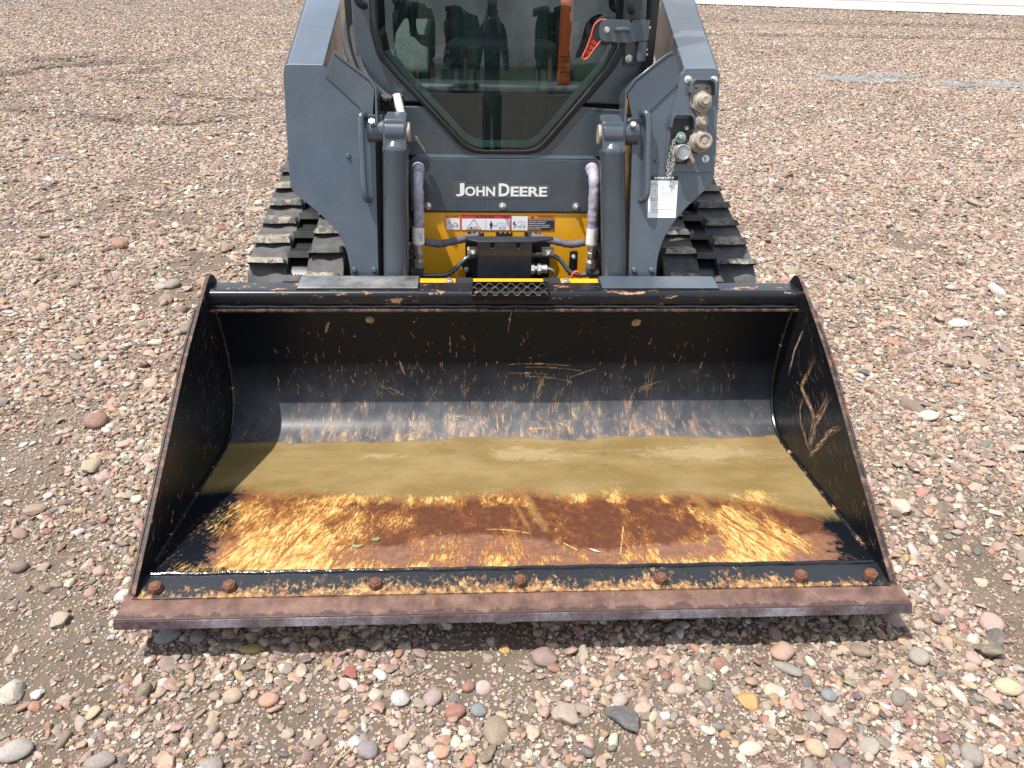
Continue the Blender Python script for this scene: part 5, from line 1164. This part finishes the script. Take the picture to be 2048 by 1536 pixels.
build(MB().lathe(PA(.590, 1.040, .008), PA.n, [(0, .0065), (.012, .0065)], 14), 'stub_pin', 'dusty_metal', RA); build(MB().lathe(PA(.611, .940, .008), PA.n, [(0, .0085), (.026, .0085), (.027, .007)], 16), 'stub_pin', 'dusty_metal', RA)
mb = MB(); mb.prism(PA.poly([(.596, .995), (.606, 1.0), (.618, .95), (.606, .925), (.598, .93), (.605, .95)], .016), -PA.n*.008); build(mb, 'cap_strap', 'dusty_metal', RA, .001)
mb = MB()
def chain(pts):
    pts = smooth_path(pts, 12); L = [0]
    for a, b in zip(pts[:-1], pts[1:]): L.append(L[-1]+(b-a).length)
    k = 0; d = 0
    while d < L[-1]-.012:
        i = next(j for j in range(len(L)) if L[j] >= d); p = pts[i]; q = pts[min(i+6, len(pts)-1)]; t = (q-p)
        if t.length < 1e-4: break
        t.normalize(); s_ = t.cross(PA.n).normalized(); s_ = s_ if k % 2 else (s_*.3+PA.n).normalized()
        c = p+t*.007
        mb.tube([c+t*.0075*math.cos(a)+s_*.004*math.sin(a) for a in np.linspace(0, 2*math.pi, 11)], .0014, 5, cap=False)
        d += .0105; k += 1
chain([PA(.556, 1.012, .034), PA(.546, 1.0, .030), PA(.540, .975, .026), PA(.535, .945, .022), PA(.533, .915, .02), PA(.538, .888, .018), PA(.545, .905, .02), PA(.551, .935, .024), PA(.552, .960, .03)])
chain([PA(.548, 1.006, .028), PA(.550, .97, .026), PA(.545, .93, .024), PA(.541, .905, .02)])
build(mb, 'cap_chain', 'zinc', RA)
# white IMPORTANT notice
nt_ = [(.476, .761), (.574, .761), (.575, .8945), (.477, .8945)]
mb = MB(); rp_ = round_poly(nt_, .004, 3); mb.add(PA.poly(rp_, .0012), [tuple(range(len(rp_)))]); note = build(mb, 'notice', 'white_print', RA, fix=False)
sub(note, 'notice_heading', 'ink', lambda mb: quad(mb, PA, .4772, .8795, .5748, .8944, .0018))
sub(note, 'heading_letters', 'white_print', lambda mb: text_into(mb, 'IMPORTANT', PA, .493, .8825, .560, .8905, .0024, .03))
def ntext(mb):
    L = [(.512, 'Prevent coupler damage'), (.512, 'and leaks:'), None, (.512, '1. Clean all couplers'), (.519, 'before use.'), None, (.512, '2. Prior to connecting/'), (.519, 'disconnecting, push'), (.519, 'coupler body inward'), (.519, 'to release pressure.'), None,
         (.484, '3. Check proper hose lengths and'), (.490, 'routing.'), None, (.484, '4. Verify attachment does not contact'), (.490, 'coupler through full range of'), (.490, 'motion.'), None, (.484, '5. Connect attachment hoses to each'), (.490, 'other when not in use and keep'), (.490, 'hoses off the ground.')]
    z = .8725
    for q in L:
        if q is None: z -= .0026; continue
        x, s = q; text_into(mb, s, PA, x, z, x+.0023*len(s), z+.0034, .0018, .0); z -= .0056
sub(note, 'wording', 'ink', ntext)
def ndraw(mb):
    line(mb, PA, round_poly([(.481, .815), (.506, .815), (.508, .872), (.483, .872)], .005, 3), .0009, .0018, True)
    line(mb, PA, [(.487, .862), (.489, .868), (.500, .868), (.502, .861)], .0028, .0018)
    for x, z, r in ((.494, .853, .007), (.496, .842, .0055), (.494, .828, .009), (.487, .821, .004)): line(mb, PA, [(x+r*math.cos(a), z+r*math.sin(a)) for a in np.linspace(0, 6.283, 13)[:-1]], .0008, .0018, True)
sub(note, 'drawing', 'pale_ink', ndraw)

# --- tracks
def hull_path():
    P_ = []
    for cy_, cz_, r in ((1.455, .300, .265), (2.72, .60, .24), (2.95, .30, .265)):
        P_ += [(cy_+r*math.cos(a), cz_+r*math.sin(a)) for a in np.linspace(0, 2*math.pi, 73)[:-1]]
    P_ = sorted(set((round(a, 6), round(b, 6)) for a, b in P_))
    cr = lambda o, a, b: (a[0]-o[0])*(b[1]-o[1])-(a[1]-o[1])*(b[0]-o[0])
    def half(Q):
        h = []
        for p in Q:
            while len(h) >= 2 and cr(h[-2], h[-1], p) <= 0: h.pop()
            h.append(p)
        return h
    lo_, hi_ = half(P_), half(P_[::-1]); return np.array(lo_[:-1]+hi_[:-1])
HP = hull_path(); HPc = np.vstack([HP, HP[:1]]); HL = np.concatenate([[0], np.cumsum(np.hypot(*np.diff(HPc, axis=0).T))])
NL = int(round(HL[-1]/.139)); PITCH = HL[-1]/NL
def on_track(d):
    d = d % HL[-1]; y = np.interp(d, HL, HPc[:, 0]); z = np.interp(d, HL, HPc[:, 1]); e = .02
    y2 = np.interp((d+e) % HL[-1], HL, HPc[:, 0]); z2 = np.interp((d+e) % HL[-1], HL, HPc[:, 1])
    y1 = np.interp((d-e) % HL[-1], HL, HPc[:, 0]); z1 = np.interp((d-e) % HL[-1], HL, HPc[:, 1])
    t = Vector((0, y2-y1, z2-z1)).normalized(); return Vector((0, y, z)), t, Vector((0, t.z, -t.y))
def lug_mesh(w, seed):
    r = random.Random(seed); bm = bmesh.new()
    nx = 7; rows = []
    for zz_, ins in ((0, 0), (.015, .005), (.021, .012)):
        ring = []
        for i in range(nx): x = -w/2+ins+(w-2*ins)*i/(nx-1); ring.append(bm.verts.new((x, -.052+ins+.006*math.sin(i*1.5+seed)+(.012 if i > 3 else 0)*.6, zz_)))
        for i in range(nx)[::-1]: x = -w/2+ins+(w-2*ins)*i/(nx-1); ring.append(bm.verts.new((x, .046-ins+.004*math.sin(i*1.1+seed)+(.010 if i > 3 else 0)*.6, zz_+(r.uniform(-.002, .002) if zz_ > .016 else 0))))
        rows.append(ring)
    k = len(rows[0])
    for a, b in zip(rows[:-1], rows[1:]):
        for i in range(k): bm.faces.new((a[i], a[(i+1) % k], b[(i+1) % k], b[i]))
    for i in range(nx-1): t_ = rows[-1]; bm.faces.new((t_[i], t_[i+1], t_[k-2-i], t_[k-1-i]))
    bmesh.ops.recalc_face_normals(bm, faces=bm.faces)
    if max(bm.faces, key=lambda f: f.calc_center_median().z).normal.z < 0: bmesh.ops.reverse_faces(bm, faces=bm.faces)
    me = bpy.data.meshes.new('tread_lug'); bm.to_mesh(me); bm.free(); me.materials.append(MATS['muddy_rubber']); me.shade_smooth(); me.set_sharp_from_angle(angle=R(40))
    return me
LUGO = [lug_mesh(.135, i) for i in range(4)]; LUGI = [lug_mesh(.125, 9+i) for i in range(4)]
for sx in (-1, 1):
    mb = MB(); k = 140
    def band(x0, x1, r0, r1):
        V = []
        for i in range(k):
            p, t, n_ = on_track(HL[-1]*i/k)
            V += [p+n_*r0+Vector((x0, 0, 0)), p+n_*r0+Vector((x1, 0, 0)), p+n_*r1+Vector((x1, 0, 0)), p+n_*r1+Vector((x0, 0, 0))]
        mb.add(V, [(i*4+a, i*4+(a+1) % 4, ((i+1) % k)*4+(a+1) % 4, ((i+1) % k)*4+a) for i in range(k) for a in range(4)])
    band(sx*.795, sx*.932, .006, -.020); band(sx*.590, sx*.722, .006, -.020)
    trk = build(mb, 'rubber_track', 'belt_rubber', loader, .002)
    # ribbed cross bars between the two bands with open slots between them
    mb = MB(); mb.box((0, 0, 0), (.078, PITCH*.62, .024))
    for q in range(6): mb.box(((q-2.5)*.0105, 0, .013), (.0028, PITCH*.62, .006))
    bar_me, _c = mesh_from(mb, 'cross_bar', ['belt_rubber'])
    for i in range(NL):
        p, t, n_ = on_track((i+.5)*PITCH)
        if p.z < .22 and p.y > 1.3: continue
        o = bpy.data.objects.new('cross_bar', bar_me); link(o, trk, p+Vector((sx*.7585, 0, 0))-n_*.002)
        o.rotation_euler = Matrix((Vector((1, 0, 0)), t, n_)).transposed().to_euler()
    for i in range(NL):
        for off, xc, lib in ((0., .864, LUGO), (.5, .656, LUGI)):
            p, t, n_ = on_track((i+off)*PITCH)
            if p.z < .22 and p.y > 1.3: continue
            o = bpy.data.objects.new('tread_lug', lib[(i*7+int(off*2)*3) % 4])
            w = p+n_*.004+Vector((sx*xc, 0, 0)); link(o, trk, w)
            o.rotation_euler = Matrix((Vector((1, 0, 0)), t, n_)).transposed().to_euler()
    mb = MB()
    for cy_, cz_, r in ((1.455, .300, .243), (2.72, .60, .215), (2.95, .30, .24), (1.9, .14, .10), (2.25, .14, .10), (2.6, .14, .10)): mb.lathe((sx*.68, cy_, cz_), (sx, 0, 0), [(-.06, r), (.20, r)], 32)
    build(mb, 'track_rollers', 'black_paint', trk)
    mb = MB(); mb.prism([(sx*.60, y, z) for y, z in ((1.455, .06), (2.95, .06), (2.9, .50), (2.72, .80), (2.66, .80), (1.40, .54))], (sx*.315, 0, 0)); build(mb, 'track_frame_fill', 'black_paint', trk, .005)  # frame filled out as a black block added to darken the open slots

# ------------------------------------------------------------------ what the cab window mirrors: field, harvesters, the photographer
simple('harvester_green', (.020, .075, .018), .4, 0, .1, 6, 0, .3); simple('harvester_yellow', (.62, .36, .01), .45); simple('tyre_black', (.02, .02, .02), .8)
simple('cab_glass_dark', (.01, .013, .014), .08); simple('field_grass', (.055, .11, .025), .9, 0, .35, 1.2); simple('cloth_navy', (.012, .014, .022), .9); simple('cloth_black', (.008, .008, .009), .9); simple('skin', (.46, .27, .19), .55)
flat_poly('grass_field', [(-200, -47), (200, -42), (200, -400), (-200, -400)], .03, 'field_grass')
def make_harvester():
    t = root('harvester', (0, 0, 0), 'green combine harvester mirrored in the cab window, one of the parked row', 'harvester', 'harvesters mirrored in the cab window')
    mb = MB(); b = round_poly([(-1.2, .95), (2.6, 1.05), (4.2, 1.5), (4.3, 2.9), (3.6, 3.35), (-.1, 3.35), (-.25, 2.2), (-1.2, 1.6)], .18)
    mb.prism([(-1.45, y, z) for y, z in b], (2.9, 0, 0)); build(mb, 'body', 'harvester_green', t, .06, 3)
    mb = MB(); c = round_poly([(-1.75, 1.75), (-.2, 1.75), (-.15, 3.3), (-1.5, 3.3), (-1.95, 2.6)], .12); mb.prism([(-.95, y, z) for y, z in c], (1.9, 0, 0)); cab_ = build(mb, 'cab', 'cab_glass_dark', t, .04)
    mb = MB(); mb.box((0, -.85, 3.42), (2.15, 1.75, .22)); build(mb, 'cab_roof', 'harvester_green', cab_, .06, 3)
    for x in (-1.3, 1.3): mb = MB(); mb.box((x, -1.6, 2.7), (.12, .2, .55)); build(mb, 'mirror', 'tyre_black', cab_, .03)
    mb = MB(); mb.tube(smooth_path([(1.6, .1, 2.6), (1.75, .4, 3.3), (1.75, 1.5, 3.45), (1.7, 4.4, 3.5)], 5), .19, 14); build(mb, 'unloading_auger', 'harvester_green', t)
    mb = MB(); mb.prism([(-.75, y, z) for y, z in ((-3.2, .35), (-1.1, 1.0), (-1.1, 1.65), (-3.2, .95))], (1.5, 0, 0)); build(mb, 'feeder_house', 'harvester_green', t, .03)
    mb = MB(); mb.prism([(-1.62, y, z) for y, z in ((-.2, 1.75), (2.4, 1.95), (2.4, 2.05), (-.2, 1.85))], (.15, 0, 0)); build(mb, 'side_stripe', 'harvester_yellow', t)
    for x, y, r, w in ((-1.55, -.4, .98, .75), (1.55, -.4, .98, .75), (-1.35, 3.3, .66, .5), (1.35, 3.3, .66, .5)):
        mb = MB(); mb.lathe((x-w/2, y, r), (1, 0, 0), [(0, r*.8), (.06, r*.97), (.12, r), (w-.12, r), (w-.06, r*.97), (w, r*.8)], 28); wh = build(mb, 'wheel', 'tyre_black', t)
        mb = MB(); mb.lathe((x-w/2-.01, y, r), (1, 0, 0), [(0, r*.5), (.05, r*.56), (w-.03, r*.56), (w+.02, r*.5)], 20); build(mb, 'rim', 'harvester_yellow', wh)
    for k in range(5): build(MB().box((-1.25, -1.5, .6+.28*k), (.5, .3, .04)), 'ladder_step', 'harvester_green', t)
    return t
def copy_tree(o, parent=None):
    c = o.copy(); COL.objects.link(c)
    if parent is not None: c.parent = parent
    for ch in o.children: copy_tree(ch, c)
    return c
h0 = make_harvester(); hv = [h0]
SPOTS = [(-27, -19, -120), (-20, -25, -128), (-13.5, -30, -140), (-6.5, -34, -150), (9.5, -33, 152), (21, -24, 128)]
for i in range(1, len(SPOTS)): hv.append(copy_tree(h0))
HL_ = ('leftmost of the parked row', 'second from the left', 'third from the left', 'nearest left of the person', 'right of the person beside the orange strap', 'rightmost behind the orange lever')
for o, (x, y, a) in zip(hv, SPOTS): o.location = (x, y, 0); o.rotation_euler = (0, 0, R(a)); o['label'] = 'green combine harvester mirrored in the cab window, '+HL_[SPOTS.index((x, y, a))]

def body_mesh(name, chains, mat, parent, k=14):
    """one continuous figure: tapered limbs fused with a voxel remesh"""
    mb = MB()
    for pts, rr in chains:
        sp = smooth_path([Vector(p) for p in pts], 5); t = np.linspace(0, len(rr)-1, len(sp))
        mb.tube(sp, list(np.interp(t, range(len(rr)), rr)), k)
        for p, r in ((sp[0], rr[0]), (sp[-1], rr[-1])): mb.lathe(p-Vector((0, 0, r*.95)), (0, 0, 1), [(r*.95+r*.95*math.sin(a), r*math.cos(a)*.97) for a in np.linspace(-1.45, 1.45, 7)], k)
    o = build(mb, name, mat, parent, fix=True)
    rm = o.modifiers.new('fuse', 'REMESH'); rm.mode = 'VOXEL'; rm.voxel_size = .011; rm.use_smooth_shade = True
    sm = o.modifiers.new('soft', 'SMOOTH'); sm.iterations = 5; sm.factor = .5
    return o
PX0, PY0 = -.13, -1.83
man = root('person', (PX0, PY0, 0), 'dark-clothed person with raised arms mirrored as a silhouette in the cab window', 'person')
q = lambda x, y, z: (PX0+x, PY0+y, z)
ch = [([q(0, 0, .98), q(0, -.01, 1.15), q(0, 0, 1.33), q(0, 0, 1.44)], [.145, .135, .155, .10])]
for sx in (-1, 1):
    ch += [([q(sx*.09, 0, .95), q(sx*.10, .02, .52), q(sx*.11, -.01, .10)], [.095, .065, .045]), ([q(sx*.11, -.03, .06), q(sx*.12, .06, .045), q(sx*.125, .15, .035)], [.045, .042, .032]),
           ([q(sx*.10, 0, 1.42), q(sx*.19, .0, 1.40), q(sx*.25, .10, 1.20), q(sx*.13, .30, 1.42)], [.075, .062, .045, .032])]
body_mesh('clothed_body', ch, 'cloth_navy', man)
hd = [([q(0, .01, 1.42), q(0, .015, 1.52)], [.06, .055]), ([q(0, .02, 1.57), q(0, .025, 1.64), q(0, .015, 1.70)], [.066, .082, .075]), ([q(0, .105, 1.625), q(0, .115, 1.60)], [.010, .015])]
for sx in (-1, 1):
    hd.append(([q(sx*.078, .015, 1.655), q(sx*.082, .01, 1.605)], [.014, .012]))
hed = body_mesh('head', hd, 'skin', man)
build(MB().lathe((PX0, PY0+.015, 1.655), (0, .05, 1), [(0, .094), (.03, .096), (.07, .085), (.095, .05), (.10, .005)], 24), 'cap', 'cloth_black', man)
for sx in (-1, 1):
    hc = [([q(sx*.13, .30, 1.42), q(sx*.11, .35, 1.46), q(sx*.095, .385, 1.49)], [.028, .030, .028])]
    for f in range(4): hc.append(([q(sx*(.10-.004*f), .39, 1.475+.018*f), q(sx*.088, .425, 1.485+.018*f), q(sx*(.066+.004*(f % 2)), .43, 1.49+.018*f)], [.010, .009, .008]))
    hc.append(([q(sx*.10, .36, 1.50), q(sx*.085, .375, 1.525), q(sx*.07, .395, 1.535)], [.012, .011, .009]))
    body_mesh('hand', hc, 'skin', man).modifiers['fuse'].voxel_size = .004
ph = tag(build(MB().box((PX0+.002, PY0+.425, 1.535), (.15, .008, .072)), 'phone', 'cloth_black', None, .003), 'black phone held up by the person mirrored in the window', 'phone')

# ------------------------------------------------------------------ small litter: dry stalks on the ground, leaf scraps and a feather in the bucket
def stalk(x, y, a, L, label):
    pts = []; z = float(gh(x, y))+.012
    for i in range(5): t = i/4-.5; pts.append((x+math.cos(a)*L*t+random.gauss(0, .001), y+math.sin(a)*L*t, z+.003*math.sin(i*2)))
    mb = MB(); mb.tube(smooth_path(pts, 3), .0016, 5)
    tag(build(mb, 'dry_stalk', 'straw'), label, 'straw', 'dry stalks lying on the gravel')
for x, y, a, L, lb in ((-.43, -.30, 1.05, .09, 'longer dry straw stalk on the gravel below the bucket lip'), (-.415, -.285, .85, .07, 'shorter dry straw stalk crossing the longer one on the gravel'), (-1.62, .50, .35, .10, 'grey dry stalk lying on the gravel left of the bucket')):
    stalk(x, y, a, L, lb)
def scrap(name, x, y, pts, mat, label, cat, k=1.):
    z0 = float(np.interp(y, PYv[:np.argmax(PYv)], PZv[:np.argmax(PYv)]))
    mb = MB(); mb.prism([(x+px*k, y+py*k, z0+.0015-.124*py*k+.25*px*px/.02*k) for px, py in pts], (0, 0, .0012)); tag(build(mb, name, mat), label, cat)
simple('leaf_olive', (.20, .19, .085), .7, 0, .3, 60); simple('feather_pale', (.45, .43, .40), .7, 0, .2, 90)
scrap('leaf_scrap', -.44, .255, [(-.016, -.004), (-.006, -.009), (.008, -.006), (.017, .002), (.006, .007), (-.004, .004), (-.012, .007)], 'leaf_olive', 'olive leaf scrap lying on the brown rust at left of the bucket floor', 'leaf')
scrap('leaf_scrap', -.395, .285, [(-.012, -.006), (.004, -.010), (.014, .0), (.008, .010), (-.006, .006)], 'leaf_olive', 'small greenish leaf scrap further back on the rusty bucket floor', 'leaf')
scrap('feather', .205, .215, [(-.012, .010), (-.004, .004), (.004, -.002), (.018, -.010), (.010, .0), (.002, .008), (-.006, .012)], 'feather_pale', 'pale feather lying on the rusty bucket floor right of the middle', 'feather')
